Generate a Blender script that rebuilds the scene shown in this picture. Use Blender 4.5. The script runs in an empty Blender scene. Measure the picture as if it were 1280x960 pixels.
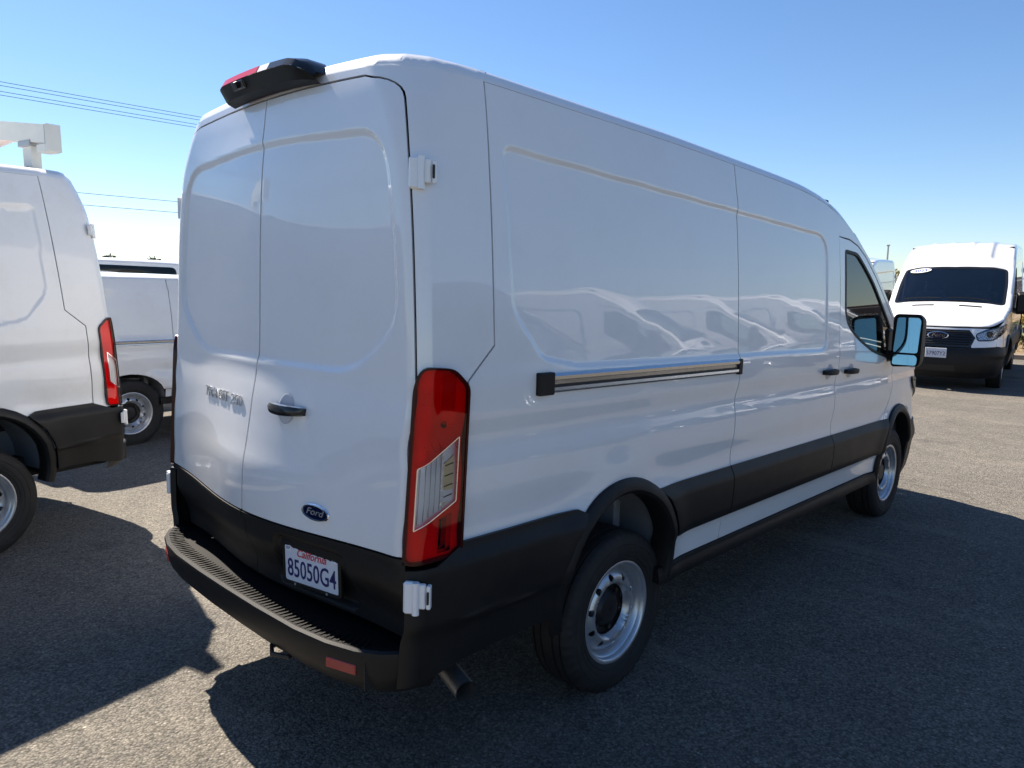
import bpy, math, random
import numpy as np
from mathutils import Vector, Matrix
from mathutils.geometry import delaunay_2d_cdt

random.seed(7); RNG = np.random.default_rng(7)
scene = bpy.context.scene
COL = scene.collection
rad = math.radians

# ------------------------------------------------------------------ camera
CAM_POS = (2.717, -1.415, 1.793); YAW, PITCH, ROLL = rad(-43.605), rad(-7.403), rad(1.042); FPX = 918.18
def make_camera():
    cy, sy, cp, sp, cr, sr = math.cos(YAW), math.sin(YAW), math.cos(PITCH), math.sin(PITCH), math.cos(ROLL), math.sin(ROLL)
    f = Vector((sy*cp, cy*cp, sp)); r = Vector((cy, -sy, 0)); u = r.cross(f)
    r2 = cr*r + sr*u; u2 = -sr*r + cr*u
    cam = bpy.data.cameras.new('camera'); o = bpy.data.objects.new('camera', cam); COL.objects.link(o)
    m = Matrix((r2, u2, -f)).transposed().to_4x4(); m.translation = Vector(CAM_POS)
    o.matrix_world = m
    cam.sensor_width = 36; cam.lens = 36*FPX/1280; cam.clip_start = .05; cam.clip_end = 5000
    scene.camera = o
make_camera()

# ------------------------------------------------------------------ sky, sun, exposure
SUN_TO = Vector((-.975, .075, 1.0)).normalized()
SUN_EL = math.asin(SUN_TO.z); SUN_ROT = math.atan2(SUN_TO.x, SUN_TO.y)
world = bpy.data.worlds.new('World'); scene.world = world; world.use_nodes = True
nt = world.node_tree; nt.nodes.clear()
sky = nt.nodes.new('ShaderNodeTexSky'); sky.sky_type = 'NISHITA'; sky.sun_disc = False
sky.sun_elevation = SUN_EL; sky.sun_rotation = SUN_ROT; sky.altitude = 20; sky.air_density = 1.0; sky.dust_density = .1; sky.ozone_density = 2.0
bg = nt.nodes.new('ShaderNodeBackground'); bg.inputs['Strength'].default_value = .05
out = nt.nodes.new('ShaderNodeOutputWorld')
hs = nt.nodes.new('ShaderNodeHueSaturation'); hs.inputs['Saturation'].default_value = 1.12
wb = nt.nodes.new('ShaderNodeMix'); wb.data_type = 'RGBA'; wb.blend_type = 'MULTIPLY'; wb.inputs[0].default_value = 1; wb.inputs[7].default_value = (.92, .965, 1.06, 1)      # camera white balance
nt.links.new(sky.outputs[0], hs.inputs['Color']); nt.links.new(hs.outputs[0], wb.inputs[6]); nt.links.new(wb.outputs[2], bg.inputs[0]); nt.links.new(bg.outputs[0], out.inputs[0])
sun = bpy.data.lights.new('sun', 'SUN'); sun.energy = 4.615; sun.angle = rad(.55); sun.color = (1, .90, .77)
so = bpy.data.objects.new('sun', sun); COL.objects.link(so)
so.rotation_euler = (-SUN_TO).to_track_quat('-Z', 'Y').to_euler(); so.location = SUN_TO*60
vs = scene.view_settings; vs.view_transform = 'Standard'; vs.look = 'None'; vs.gamma = 1; vs.use_curve_mapping = False; vs.exposure = 1.544

# ------------------------------------------------------------------ materials
M = {}
def mat(name, base=(.5, .5, .5), rough=.5, metal=0., coat=0., coat_rough=.03, spec=.5, noise=None, bump=None, trans=0., ior=1.5):
    m = bpy.data.materials.new(name); m.use_nodes = True; t = m.node_tree; p = t.nodes['Principled BSDF']
    p.inputs['Base Color'].default_value = (*base, 1); p.inputs['Roughness'].default_value = rough; p.inputs['Metallic'].default_value = metal
    p.inputs['Coat Weight'].default_value = coat; p.inputs['Coat Roughness'].default_value = coat_rough; p.inputs['Specular IOR Level'].default_value = spec
    p.inputs['Transmission Weight'].default_value = trans; p.inputs['IOR'].default_value = ior
    tc = t.nodes.new('ShaderNodeTexCoord')
    if noise:                                   # (scale, amount): blotchy wear on the base colour
        n = t.nodes.new('ShaderNodeTexNoise'); n.inputs['Scale'].default_value = noise[0]; n.inputs['Detail'].default_value = 6
        mx = t.nodes.new('ShaderNodeMix'); mx.data_type = 'RGBA'
        mx.inputs[6].default_value = (*[c*(1-noise[1]) for c in base], 1); mx.inputs[7].default_value = (*[min(1, c*(1+noise[1])) for c in base], 1)
        t.links.new(tc.outputs['Object'], n.inputs['Vector']); t.links.new(n.outputs['Fac'], mx.inputs[0]); t.links.new(mx.outputs[2], p.inputs['Base Color'])
    if bump:                                    # (scale, distance)
        n = t.nodes.new('ShaderNodeTexNoise'); n.inputs['Scale'].default_value = bump[0]; n.inputs['Detail'].default_value = 3
        b = t.nodes.new('ShaderNodeBump'); b.inputs['Distance'].default_value = bump[1]; b.inputs['Strength'].default_value = .6
        t.links.new(tc.outputs['Object'], n.inputs['Vector']); t.links.new(n.outputs['Fac'], b.inputs['Height']); t.links.new(b.outputs[0], p.inputs['Normal'])
    M[name] = m; return m
def tinted(name, tint, gloss=.06, rough=.01, base=1.45):
    """thin pane: tinted see-through plus fresnel gloss"""
    m = bpy.data.materials.new(name); m.use_nodes = True; t = m.node_tree; t.nodes.clear()
    o = t.nodes.new('ShaderNodeOutputMaterial'); tr = t.nodes.new('ShaderNodeBsdfTransparent'); gl = t.nodes.new('ShaderNodeBsdfGlossy')
    fr = t.nodes.new('ShaderNodeFresnel'); mx = t.nodes.new('ShaderNodeMixShader')
    tr.inputs[0].default_value = (*tint, 1); gl.inputs['Roughness'].default_value = rough; fr.inputs[0].default_value = base
    t.links.new(fr.outputs[0], mx.inputs[0]); t.links.new(tr.outputs[0], mx.inputs[1]); t.links.new(gl.outputs[0], mx.inputs[2]); t.links.new(mx.outputs[0], o.inputs[0])
    M[name] = m; return m
mat('paint', (.80, .805, .815), .32, coat=1., coat_rough=.012, noise=(1.3, .02))
mat('paint_old', (.75, .76, .76), .38, coat=.7, coat_rough=.03, noise=(2.0, .04))
mat('plastic', (.0065, .0066, .0072), .50, spec=.32, noise=(9, .3), bump=(900, .0004))
mat('plastic_gloss', (.012, .012, .013), .16)
mat('seal', (.01, .01, .011), .6)
mat('rubber', (.0085, .0085, .009), .72, noise=(25, .25), bump=(260, .0008))
mat('steel', (.52, .54, .57), .33, metal=.75, noise=(14, .10))
mat('hub_dark', (.016, .015, .016), .45, metal=.2, noise=(40, .4))
mat('liner', (.17, .18, .20), .7, noise=(6, .3))
mat('step_black', (.004, .004, .0045), .62, spec=.18)
mat('under', (.008, .008, .009), .8)
mat('badge_metal', (.58, .59, .61), .22, metal=1.)
mat('chrome', (.82, .83, .85), .07, metal=1.)
mat('alu', (.62, .63, .64), .24, metal=1., noise=(30, .06))
mat('exhaust', (.36, .35, .34), .38, metal=.9, noise=(30, .35))
mat('blue_oval', (.003, .006, .035), .15)
mat('plate_white', (.62, .64, .70), .35, noise=(60, .04))
mat('plate_ink', (.012, .016, .11), .4)
mat('plate_red', (.55, .03, .05), .4)
mat('sticker', (.72, .58, .34), .5)  # tan that colours in the amber bulb's reflection in the tail lamp
mat('red_plastic', (.55, .012, .016), .18)
mat('red_reflector', (.30, .012, .014), .25, coat=.6, bump=(300, .002))
mat('head_bowl', (.42, .44, .48), .16, metal=1., bump=(40, .02))
mat('lamp_bowl', (.88, .87, .86), .20, metal=.45, bump=(70, .010))
mat('bezel', (.030, .002, .003), .16, spec=.35)
mat('ring_grey', (.44, .47, .53), .4)
mat('interior', (.15, .155, .165), .7)
mat('seat_cloth', (.09, .092, .10), .9)
mat('headliner', (.35, .35, .35), .9)
mat('mirror_glass', (.52, .84, .84), .01, metal=1.)
mat('white_metal', (.66, .67, .63), .5, noise=(7, .12))
mat('wood', (.12, .085, .06), .85, noise=(5, .3))
mat('galv', (.42, .43, .44), .45, metal=.7)
mat('wire', (.02, .02, .022), .6)
mat('decal_white', (.75, .77, .82), .4)
mat('decal_blue', (.02, .05, .28), .4)
mat('kerb', (.24, .20, .17), .85, noise=(6, .25))
tinted('glass', (.66, .76, .73), base=1.95)
tinted('glass_dark', (.10, .115, .12))
tinted('lens_red', (.97, .006, .028), base=1.5)
tinted('lens_clear', (.90, .91, .93), base=1.5)

def weather(name, dust, amt, lo, hi, scale=3.2):
    m = M[name]; t = m.node_tree; p = t.nodes['Principled BSDF']; L = t.links; tc = t.nodes.new('ShaderNodeTexCoord')
    n1 = t.nodes.new('ShaderNodeTexNoise'); n1.inputs['Scale'].default_value = scale; n1.inputs['Detail'].default_value = 9; n1.inputs['Roughness'].default_value = .72
    n2 = t.nodes.new('ShaderNodeTexNoise'); n2.inputs['Scale'].default_value = 60; n2.inputs['Detail'].default_value = 4
    for n in (n1, n2): L.new(tc.outputs['Object'], n.inputs['Vector'])
    r = t.nodes.new('ShaderNodeMapRange'); r.inputs[1].default_value = .48; r.inputs[2].default_value = .80; r.inputs[3].default_value = 0; r.inputs[4].default_value = amt; L.new(n1.outputs['Fac'], r.inputs[0])
    mu = t.nodes.new('ShaderNodeMath'); mu.operation = 'MULTIPLY'; L.new(r.outputs[0], mu.inputs[0]); L.new(n2.outputs['Fac'], mu.inputs[1])
    mx = t.nodes.new('ShaderNodeMix'); mx.data_type = 'RGBA'; src = p.inputs['Base Color'].links[0].from_socket if p.inputs['Base Color'].links else None
    if src: L.new(src, mx.inputs[6])
    else: mx.inputs[6].default_value = p.inputs['Base Color'].default_value
    mx.inputs[7].default_value = (*dust, 1); L.new(mu.outputs[0], mx.inputs[0]); L.new(mx.outputs[2], p.inputs['Base Color'])
    q = t.nodes.new('ShaderNodeMapRange'); q.inputs[3].default_value = lo; q.inputs[4].default_value = hi; L.new(n1.outputs['Fac'], q.inputs[0])
    L.new(q.outputs[0], p.inputs['Coat Roughness' if p.inputs['Coat Weight'].default_value > 0 else 'Roughness'])
def ripple(name, dist):
    m = M[name]; t = m.node_tree; p = t.nodes['Principled BSDF']; tc = t.nodes.new('ShaderNodeTexCoord'); n = t.nodes.new('ShaderNodeTexNoise'); n.inputs['Scale'].default_value = 2.1; n.inputs['Detail'].default_value = 1.5
    b = t.nodes.new('ShaderNodeBump'); b.inputs['Strength'].default_value = 1.; b.inputs['Distance'].default_value = dist
    t.links.new(tc.outputs['Object'], n.inputs['Vector']); t.links.new(n.outputs['Fac'], b.inputs['Height']); t.links.new(b.outputs[0], p.inputs['Normal']); t.links.new(b.outputs[0], p.inputs['Coat Normal'])
ripple('paint', .0022); ripple('paint_old', .004)
weather('paint', (.45, .40, .33), .22, .004, .035); weather('paint_old', (.42, .37, .30), .45, .01, .09)
weather('plastic', (.07, .066, .06), .10, .40, .62, 5); weather('rubber', (.12, .105, .085), .35, .6, .85, 9)
def asphalt():
    m = bpy.data.materials.new('asphalt'); m.use_nodes = True; t = m.node_tree; L = t.links; p = t.nodes['Principled BSDF']
    tc = t.nodes.new('ShaderNodeTexCoord')
    def noise(s, d=4, r=.6):
        n = t.nodes.new('ShaderNodeTexNoise'); n.inputs['Scale'].default_value = s; n.inputs['Detail'].default_value = d; n.inputs['Roughness'].default_value = r
        L.new(tc.outputs['Object'], n.inputs['Vector']); return n
    def ramp(src, stops):
        r = t.nodes.new('ShaderNodeValToRGB'); r.color_ramp.elements.remove(r.color_ramp.elements[1])
        r.color_ramp.elements[0].position = stops[0][0]; r.color_ramp.elements[0].color = stops[0][1]
        for q, c in stops[1:]:
            e = r.color_ramp.elements.new(q); e.color = c
        L.new(src, r.inputs[0]); return r
    def mix(a, b, fac, mode='MIX'):
        x = t.nodes.new('ShaderNodeMix'); x.data_type = 'RGBA'; x.blend_type = mode
        for i, v in ((0, fac), (6, a), (7, b)):
            if isinstance(v, (int, float, tuple)): x.inputs[i].default_value = v
            else: L.new(v, x.inputs[i])
        return x.outputs[2]
    g = lambda v, w=1.: (v*1.08*w, v, v*.87/w, 1)
    vor = t.nodes.new('ShaderNodeTexVoronoi'); vor.inputs['Scale'].default_value = 92; L.new(tc.outputs['Object'], vor.inputs['Vector'])
    stone = ramp(vor.outputs['Color'], [(0, g(.086)), (.30, g(.128)), (.6, g(.162)), (.85, g(.205)), (.95, g(.27)), (1, g(.44))])
    tar = ramp(vor.outputs['Distance'], [(0, (1, 1, 1, 1)), (.42, (.95, .95, .95, 1)), (.78, (.52, .52, .52, 1))])
    col = mix(stone.outputs[0], tar.outputs[0], 1., 'MULTIPLY')
    v2 = t.nodes.new('ShaderNodeTexVoronoi'); v2.inputs['Scale'].default_value = 38; L.new(tc.outputs['Object'], v2.inputs['Vector'])
    sp = ramp(v2.outputs['Color'], [(0, (.82, .82, .83, 1)), (.5, (.98, .98, .98, 1)), (.9, (1.11, 1.10, 1.08, 1)), (1, (1.32, 1.30, 1.26, 1))])
    col = mix(col, sp.outputs[0], 1., 'MULTIPLY')
    big = ramp(noise(.35, 5, .65).outputs['Fac'], [(.3, (.80, .80, .82, 1)), (.55, (1, 1, 1, 1)), (.72, (1.14, 1.12, 1.06, 1))])
    col = mix(col, big.outputs[0], 1., 'MULTIPLY')
    mid = ramp(noise(2.6, 6, .7).outputs['Fac'], [(.3, (.84, .84, .85, 1)), (.6, (1.06, 1.05, 1.04, 1))])
    col = mix(col, mid.outputs[0], 1., 'MULTIPLY')
    oil = ramp(noise(.9, 3, .5).outputs['Fac'], [(.64, (0, 0, 0, 1)), (.74, (.55, .55, .55, 1))])
    col = mix(col, (.032, .031, .032, 1), oil.outputs[0])
    # pale dusty streaks and thin cracks
    mp = t.nodes.new('ShaderNodeMapping'); mp.inputs['Scale'].default_value = (.35, 2.2, 1); mp.inputs['Rotation'].default_value = (0, 0, .5); L.new(tc.outputs['Object'], mp.inputs['Vector'])
    ds = noise(1.1, 7, .7); L.new(mp.outputs[0], ds.inputs['Vector'])
    dr = ramp(ds.outputs['Fac'], [(.56, (0, 0, 0, 1)), (.76, (.5, .5, .5, 1))])
    col = mix(col, (.27, .24, .20, 1), dr.outputs[0])
    wn = noise(1.7, 5, .6); wv = t.nodes.new('ShaderNodeVectorMath'); wv.operation = 'MULTIPLY_ADD'; wv.inputs[1].default_value = (.5, .5, 0)
    L.new(wn.outputs['Color'], wv.inputs[0]); L.new(tc.outputs['Object'], wv.inputs[2])
    ck = t.nodes.new('ShaderNodeTexVoronoi'); ck.feature = 'DISTANCE_TO_EDGE'; ck.inputs['Scale'].default_value = .23; L.new(wv.outputs[0], ck.inputs['Vector'])
    cr = ramp(ck.outputs['Distance'], [(0, (.5, .5, .5, 1)), (.0007, (.35, .35, .35, 1)), (.0016, (0, 0, 0, 1))])
    
    L.new(col, p.inputs['Base Color']); p.inputs['Roughness'].default_value = .88; p.inputs['Specular IOR Level'].default_value = .22
    b1 = t.nodes.new('ShaderNodeBump'); b1.inputs['Distance'].default_value = .006; b1.inputs['Strength'].default_value = .9; b1.invert = True
    L.new(vor.outputs['Distance'], b1.inputs['Height'])
    b2 = t.nodes.new('ShaderNodeBump'); b2.inputs['Distance'].default_value = .02; b2.inputs['Strength'].default_value = .35
    L.new(noise(14, 5).outputs['Fac'], b2.inputs['Height']); L.new(b1.outputs[0], b2.inputs['Normal']); L.new(b2.outputs[0], p.inputs['Normal'])
    M['asphalt'] = m
asphalt()
mat('dry_soil', (.20, .145, .085), .95, noise=(1.5, .35), bump=(9, .05))
mat('bush_green', (.10, .115, .035), .7, noise=(3, .4))
mat('bush_yellow', (.38, .28, .05), .7, noise=(3, .4))
mat('straw', (.36, .26, .12), .85, noise=(2, .3))
mat('tree_leaf', (.085, .10, .065), .7, noise=(.6, .4))
mat('brick_brown', (.13, .085, .065), .85, noise=(5, .3))

# ------------------------------------------------------------------ mesh helpers
def link(name, me, parent=None, m=None):
    o = bpy.data.objects.new(name, me); COL.objects.link(o)
    if parent: o.parent = parent
    if m is not None: me.materials.append(M[m] if isinstance(m, str) else m)
    return o
def empty(name, loc=(0, 0, 0), rz=0):
    o = bpy.data.objects.new(name, None); COL.objects.link(o); o.location = loc; o.rotation_euler = (0, 0, rz); o.empty_display_size = .2
    return o
def tag(o, label, cat=None, group=None):
    o['label'] = label
    if cat: o['category'] = cat
    if group: o['group'] = group
    return o
def kind(o, k): o['kind'] = k; return o

class MB:
    """collects simple solids into one mesh"""
    def __init__(s): s.V = []; s.F = []; s.S = []
    def add(s, V, F, smooth=False):
        k = len(s.V); s.V += [tuple(map(float, v)) for v in V]; s.F += [tuple(i+k for i in f) for f in F]; s.S += [smooth]*len(F); return s
    def box(s, c, d, rot=None, bev=0.):
        hx, hy, hz = (q/2 for q in d); b = min(bev, hx*.9, hy*.9, hz*.9)
        R = rot if rot is not None else Matrix.Identity(3)
        P = []
        if b <= 0:
            P = [Vector((x*hx, y*hy, z*hz)) for x in (-1, 1) for y in (-1, 1) for z in (-1, 1)]
            F = [(0, 1, 3, 2), (4, 6, 7, 5), (0, 4, 5, 1), (2, 3, 7, 6), (0, 2, 6, 4), (1, 5, 7, 3)]
        else:                                                            # chamfered box: 24 corner points
            idx = {}
            for x in (-1, 1):
                for y in (-1, 1):
                    for z in (-1, 1):
                        for a in range(3):
                            q = [x*(hx-b), y*(hy-b), z*(hz-b)]; q[a] = (x, y, z)[a]*(hx, hy, hz)[a]
                            idx[(x, y, z, a)] = len(P); P.append(Vector(q))
            F = []
            for a in range(3):
                o1, o2 = [i for i in range(3) if i != a]
                for sgn in (-1, 1):
                    f = []
                    for (p, q) in ((-1, -1), (1, -1), (1, 1), (-1, 1)):
                        k = [0, 0, 0]; k[a] = sgn; k[o1] = p; k[o2] = q; f.append(idx[(*k, a)])
                    F.append(tuple(f))
            for a in range(3):
                o1, o2 = [i for i in range(3) if i != a]
                for p in (-1, 1):
                    for q in (-1, 1):
                        k1 = [0, 0, 0]; k1[a] = -1; k1[o1] = p; k1[o2] = q; k2 = list(k1); k2[a] = 1
                        F.append((idx[(*k1, o1)], idx[(*k2, o1)], idx[(*k2, o2)], idx[(*k1, o2)]))
            for x in (-1, 1):
                for y in (-1, 1):
                    for z in (-1, 1): F.append(tuple(idx[(x, y, z, a)] for a in range(3)))
        V = [R @ p + Vector(c) for p in P]
        ctr = Vector(c); G = []
        for f in F:                                                      # outward winding
            fc = sum((V[i] for i in f), Vector())/len(f); n = (V[f[1]]-V[f[0]]).cross(V[f[2]]-V[f[0]])
            G.append(f if n.dot(fc-ctr) >= 0 else tuple(reversed(f)))
        return s.add(V, G)
    def tube(s, pts, r, n=10, cap=True, smooth=True):
        pts = [Vector(p) for p in pts]; V = []; F = []
        up = Vector((0, 0, 1)) if abs((pts[-1]-pts[0]).normalized().z) < .95 else Vector((1, 0, 0))
        for i, p in enumerate(pts):
            d = (pts[min(i+1, len(pts)-1)]-pts[max(i-1, 0)]).normalized(); a = d.cross(up).normalized(); b = a.cross(d)
            rr = r[i] if isinstance(r, (list, tuple)) else r
            for k in range(n):
                t = 2*math.pi*k/n; V.append(p + rr*(math.cos(t)*a + math.sin(t)*b))
        for i in range(len(pts)-1):
            for k in range(n):
                k2 = (k+1) % n; F.append((i*n+k, i*n+k2, (i+1)*n+k2, (i+1)*n+k))
        if cap:
            F.append(tuple(range(n-1, -1, -1))); F.append(tuple((len(pts)-1)*n+k for k in range(n)))
        return s.add(V, F, smooth)
    def lathe_x(s, prof, n=48, c=(0, 0, 0), smooth=True, rmod=None):
        """prof: list of (x, r) about the x axis"""
        V = []; F = []; m = len(prof)
        for k in range(n):
            t = 2*math.pi*k/n
            for j, (x, r) in enumerate(prof):
                if rmod: r = r + rmod(j, k)
                V.append((c[0]+x, c[1]+r*math.sin(t), c[2]+r*math.cos(t)))
        for k in range(n):
            k2 = (k+1) % n
            for j in range(m-1): F.append((k*m+j, k*m+j+1, k2*m+j+1, k2*m+j))
        return s.add(V, F, smooth)
    def disc_x(s, x, r, n=32, c=(0, 0, 0)):
        V = [(c[0]+x, c[1]+r*math.sin(2*math.pi*k/n), c[2]+r*math.cos(2*math.pi*k/n)) for k in range(n)]
        return s.add(V, [tuple(range(n-1, -1, -1))])
    def sweep(s, rings, closed=False, smooth=False, caps=True):
        """rings: list of equal-length point lists"""
        n = len(rings[0]); V = [p for r in rings for p in r]; F = []
        for i in range(len(rings)-1):
            for k in range(n if closed else n-1):
                k2 = (k+1) % n; F.append((i*n+k, i*n+k2, (i+1)*n+k2, (i+1)*n+k))
        if closed and caps:
            F.append(tuple(range(n-1, -1, -1))); F.append(tuple((len(rings)-1)*n+k for k in range(n)))
        return s.add(V, F, smooth)
    def mirror(s):
        m = MB(); m.V = [(-x, y, z) for x, y, z in s.V]; m.F = [tuple(reversed(f)) for f in s.F]; m.S = list(s.S); return m
    def build(s, name, m, parent=None, sharp=35):
        me = bpy.data.meshes.new(name); me.from_pydata(s.V, [], s.F); me.update()
        me.polygons.foreach_set('use_smooth', s.S)
        if any(s.S): me.set_sharp_from_angle(angle=rad(sharp))
        return link(name, me, parent, m)

def pip(P, poly):
    x, y = P[:, 0], P[:, 1]; ins = np.zeros(len(P), bool); n = len(poly)
    for i in range(n):
        x1, y1 = poly[i]; x2, y2 = poly[(i+1) % n]
        if y1 == y2: continue
        c = ((y1 > y) != (y2 > y)) & (x < (x2-x1)*(y-y1)/(y2-y1)+x1); ins ^= c
    return ins
def pdist(P, poly, closed=True):
    A = np.asarray(poly, float); B = np.roll(A, -1, 0)
    if not closed: A, B = A[:-1], B[:-1]
    d2 = np.full(len(P), 1e9); AB = B-A; L2 = (AB**2).sum(1)+1e-12
    for i in range(len(A)):
        t = np.clip(((P-A[i])@AB[i])/L2[i], 0, 1); q = P-(A[i]+t[:, None]*AB[i]); d2 = np.minimum(d2, (q**2).sum(1))
    return np.sqrt(d2)
def sdf(P, poly):
    d = pdist(P, poly); return np.where(pip(P, poly), -d, d)
def resample(loop, step):
    out = []; n = len(loop)
    for i in range(n):
        a = np.array(loop[i], float); b = np.array(loop[(i+1) % n], float); k = max(1, int(math.ceil(np.linalg.norm(b-a)/step)))
        for j in range(k): out.append(tuple(a+(b-a)*j/k))
    return out
def rounded(poly, r, n=5):
    """round the corners of a polygon; r a number or one per corner"""
    out = []; m = len(poly)
    for i in range(m):
        p = np.array(poly[i], float); a = np.array(poly[i-1], float)-p; b = np.array(poly[(i+1) % m], float)-p
        la, lb = np.linalg.norm(a), np.linalg.norm(b); rr = r[i] if isinstance(r, (list, tuple)) else r
        rr = min(rr, la*.48, lb*.48)
        if rr <= 1e-6: out.append(tuple(p)); continue
        A = p+a/la*rr; B = p+b/lb*rr
        for j in range(n+1):
            t = j/n; out.append(tuple((1-t)**2*A+2*t*(1-t)*p+t*t*B))
    return out
def inset(poly, d):
    P = [np.array(p, float) for p in poly]; n = len(P)
    area = sum(P[i][0]*P[(i+1) % n][1]-P[(i+1) % n][0]*P[i][1] for i in range(n)); sg = 1 if area > 0 else -1; out = []
    for i in range(n):
        e1 = P[i]-P[i-1]; e2 = P[(i+1) % n]-P[i]; e1 = e1/(np.linalg.norm(e1)+1e-12); e2 = e2/(np.linalg.norm(e2)+1e-12)
        n1 = np.array([-e1[1], e1[0]])*sg; n2 = np.array([-e2[1], e2[0]])*sg; k = 1+n1@n2
        out.append(tuple(P[i]+(n1+n2)/max(k, .35)*d))
    return out
def interp(tab):
    """smooth (Catmull-like, monotone) interpolation of a table"""
    X = np.array([a for a, _ in tab], float); Y = np.array([b for _, b in tab], float)
    h = np.diff(X); dl = np.diff(Y)/h; m = np.zeros(len(X)); m[0] = dl[0]; m[-1] = dl[-1]
    for i in range(1, len(X)-1):
        m[i] = 0 if dl[i-1]*dl[i] <= 0 else 2*dl[i-1]*dl[i]/(dl[i-1]+dl[i])
    def f(x):
        x = np.asarray(x, float); xc = np.clip(x, X[0], X[-1]); i = np.clip(np.searchsorted(X, xc)-1, 0, len(h)-1); t = (xc-X[i])/h[i]
        return (2*t**3-3*t**2+1)*Y[i]+(t**3-2*t**2+t)*h[i]*m[i]+(-2*t**3+3*t**2)*Y[i+1]+(t**3-t**2)*h[i]*m[i+1]
    return f
def smooth(a, b, x):
    t = np.clip((x-a)/(b-a), 0, 1); return t*t*(3-2*t)

def patch(outer, holes, f, step, fine=None, fstep=.012, bstep=None, depth=.014, off=0.):
    """triangulate a polygon of parameter space and map it through the surface f; returns arrays V, F, N (with a rolled-in edge)"""
    bstep = bstep or step; polys = [list(outer)]+[list(h) for h in holes]; loops = [resample(l, bstep) for l in polys]
    B = np.array([p for l in loops for p in l]); edges = []; k = 0
    for l in loops:
        n = len(l); edges += [(k+i, k+(i+1) % n) for i in range(n)]; k += n
    lo = B.min(0); hi = B.max(0)
    def grid(s):
        gx = np.arange(lo[0]+s*.5, hi[0], s); gy = np.arange(lo[1]+s*.5, hi[1], s); X, Y = np.meshgrid(gx, gy); return np.stack([X.ravel(), Y.ravel()], 1)
    def keep(P, s):
        ok = pip(P, polys[0])
        for h in polys[1:]: ok &= ~pip(P, h)
        P = P[ok]
        for l in polys: P = P[pdist(P, l) > .4*s]
        return P
    G = grid(step)
    if fine is not None:
        Q = grid(fstep); Q = Q[fine(Q[:, 0], Q[:, 1])]; Gm = ~fine(G[:, 0], G[:, 1]); G = np.concatenate([keep(G[Gm], step), keep(Q, fstep)])
    else: G = keep(G, step)
    P = np.concatenate([B, G])
    ov, oe, of, mv, me_, mf = delaunay_2d_cdt([Vector(p) for p in P], edges, [], 0, 1e-7, True)
    O = np.array([tuple(v) for v in ov]); T = np.array([t for t in of if len(t) == 3])
    c = O[T].mean(1); ok = pip(c, polys[0])
    for h in polys[1:]: ok &= ~pip(c, h)
    T = T[ok]
    a = O[T[:, 1]]-O[T[:, 0]]; b = O[T[:, 2]]-O[T[:, 0]]; fl = (a[:, 0]*b[:, 1]-a[:, 1]*b[:, 0]) < 0; T[fl] = T[fl][:, ::-1]
    e = 2e-3
    def nrm(O):
        du = f(O[:, 0]+e, O[:, 1])-f(O[:, 0]-e, O[:, 1]); dv = f(O[:, 0], O[:, 1]+e)-f(O[:, 0], O[:, 1]-e); n = np.cross(du, dv); return n/(np.linalg.norm(n, axis=1)[:, None]+1e-12)
    V = f(O[:, 0], O[:, 1]); N = nrm(O); V = V+N*off
    F = [tuple(map(int, t)) for t in T]
    if depth:
        inv = {}
        for oi, src in enumerate(mv):
            for q in src: inv[q] = oi
        Vs = [V]; Ns = [N]; nv = len(V); k = 0
        for l in loops:
            n = len(l); ids = [inv[k+i] for i in range(n)]; k += n
            top = V[ids]; nn = N[ids]; pc = np.roll(top, -1, 0)-np.roll(top, 1, 0); en = np.cross(pc, nn); en /= (np.linalg.norm(en, axis=1)[:, None]+1e-12)
            Vs += [top, top-nn*depth]; Ns += [en, en]
            sgn = 1 if sum(l[i][0]*l[(i+1) % n][1]-l[(i+1) % n][0]*l[i][1] for i in range(n)) > 0 else -1
            for i in range(n):
                j = (i+1) % n; q = (nv+i, nv+n+i, nv+n+j, nv+j); F.append(q)
            nv += 2*n
        V = np.concatenate(Vs); N = np.concatenate(Ns)
    return V, F, N

# ------------------------------------------------------------------ the van's body surfaces
HW = interp([(.20, .88), (.42, .905), (.50, .915), (.62, .928), (.68, .948), (.84, .950), (.965, .938), (1.09, .951), (1.16, .951), (1.26, .940), (1.36, .955), (1.45, .956), (1.52, .950),
             (1.65, .942), (1.85, .928), (2.05, .912), (2.2, .897), (2.33, .882), (2.47, .860), (2.56, .835)])
ZE = interp([(-.5, 2.468), (1.4, 2.466), (2.0, 2.456), (2.9, 2.432), (3.2, 2.405), (3.45, 2.36), (3.74, 2.262), (4.0, 2.135), (4.2, 2.015), (4.5, 1.80), (4.8, 1.575), (5.0, 1.425), (5.3, 1.31), (5.6, 1.20), (5.75, 1.13), (6.2, 1.11)])
Y0 = interp([(.2, -.02), (.6, -.03), (.92, -.03), (1.1, -.022), (1.3, -.012), (1.45, .002), (1.8, .006), (2.2, .008), (2.40, .016), (2.6, .04)])
BOW = interp([(.2, .07), (.9, .078), (1.05, .078), (1.15, .066), (1.28, .052), (1.36, .046), (1.45, .040), (1.9, .036), (2.2, .026), (2.42, .010), (2.6, .008)])
YF = interp([(.2, 5.86), (.35, 5.93), (.55, 5.98), (.75, 5.96), (1.0, 5.90), (1.11, 5.86), (1.3, 5.78)])
RC, UC, XREF = .07, .07, .865                     # rear corner radius, where the side starts, reference half rear width
US = UC-RC*math.pi/2; U0 = US-XREF                # u of the corner's rear end, u of the centre line
AF, BF, UF = .46, .52, 5.42                       # front corner half-axes and where the side ends
UFE = UF+.77; UFC = UFE+.47                       # end of the corner, u of the front centre line
REC_SIDE = rounded([(.43, 1.70), (.58, 1.53), (.80, 1.490), (3.30, 1.475), (3.31, 2.19), (.40, 2.265)], [.05, .04, .08, .08, .16, .05], 6)
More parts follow.
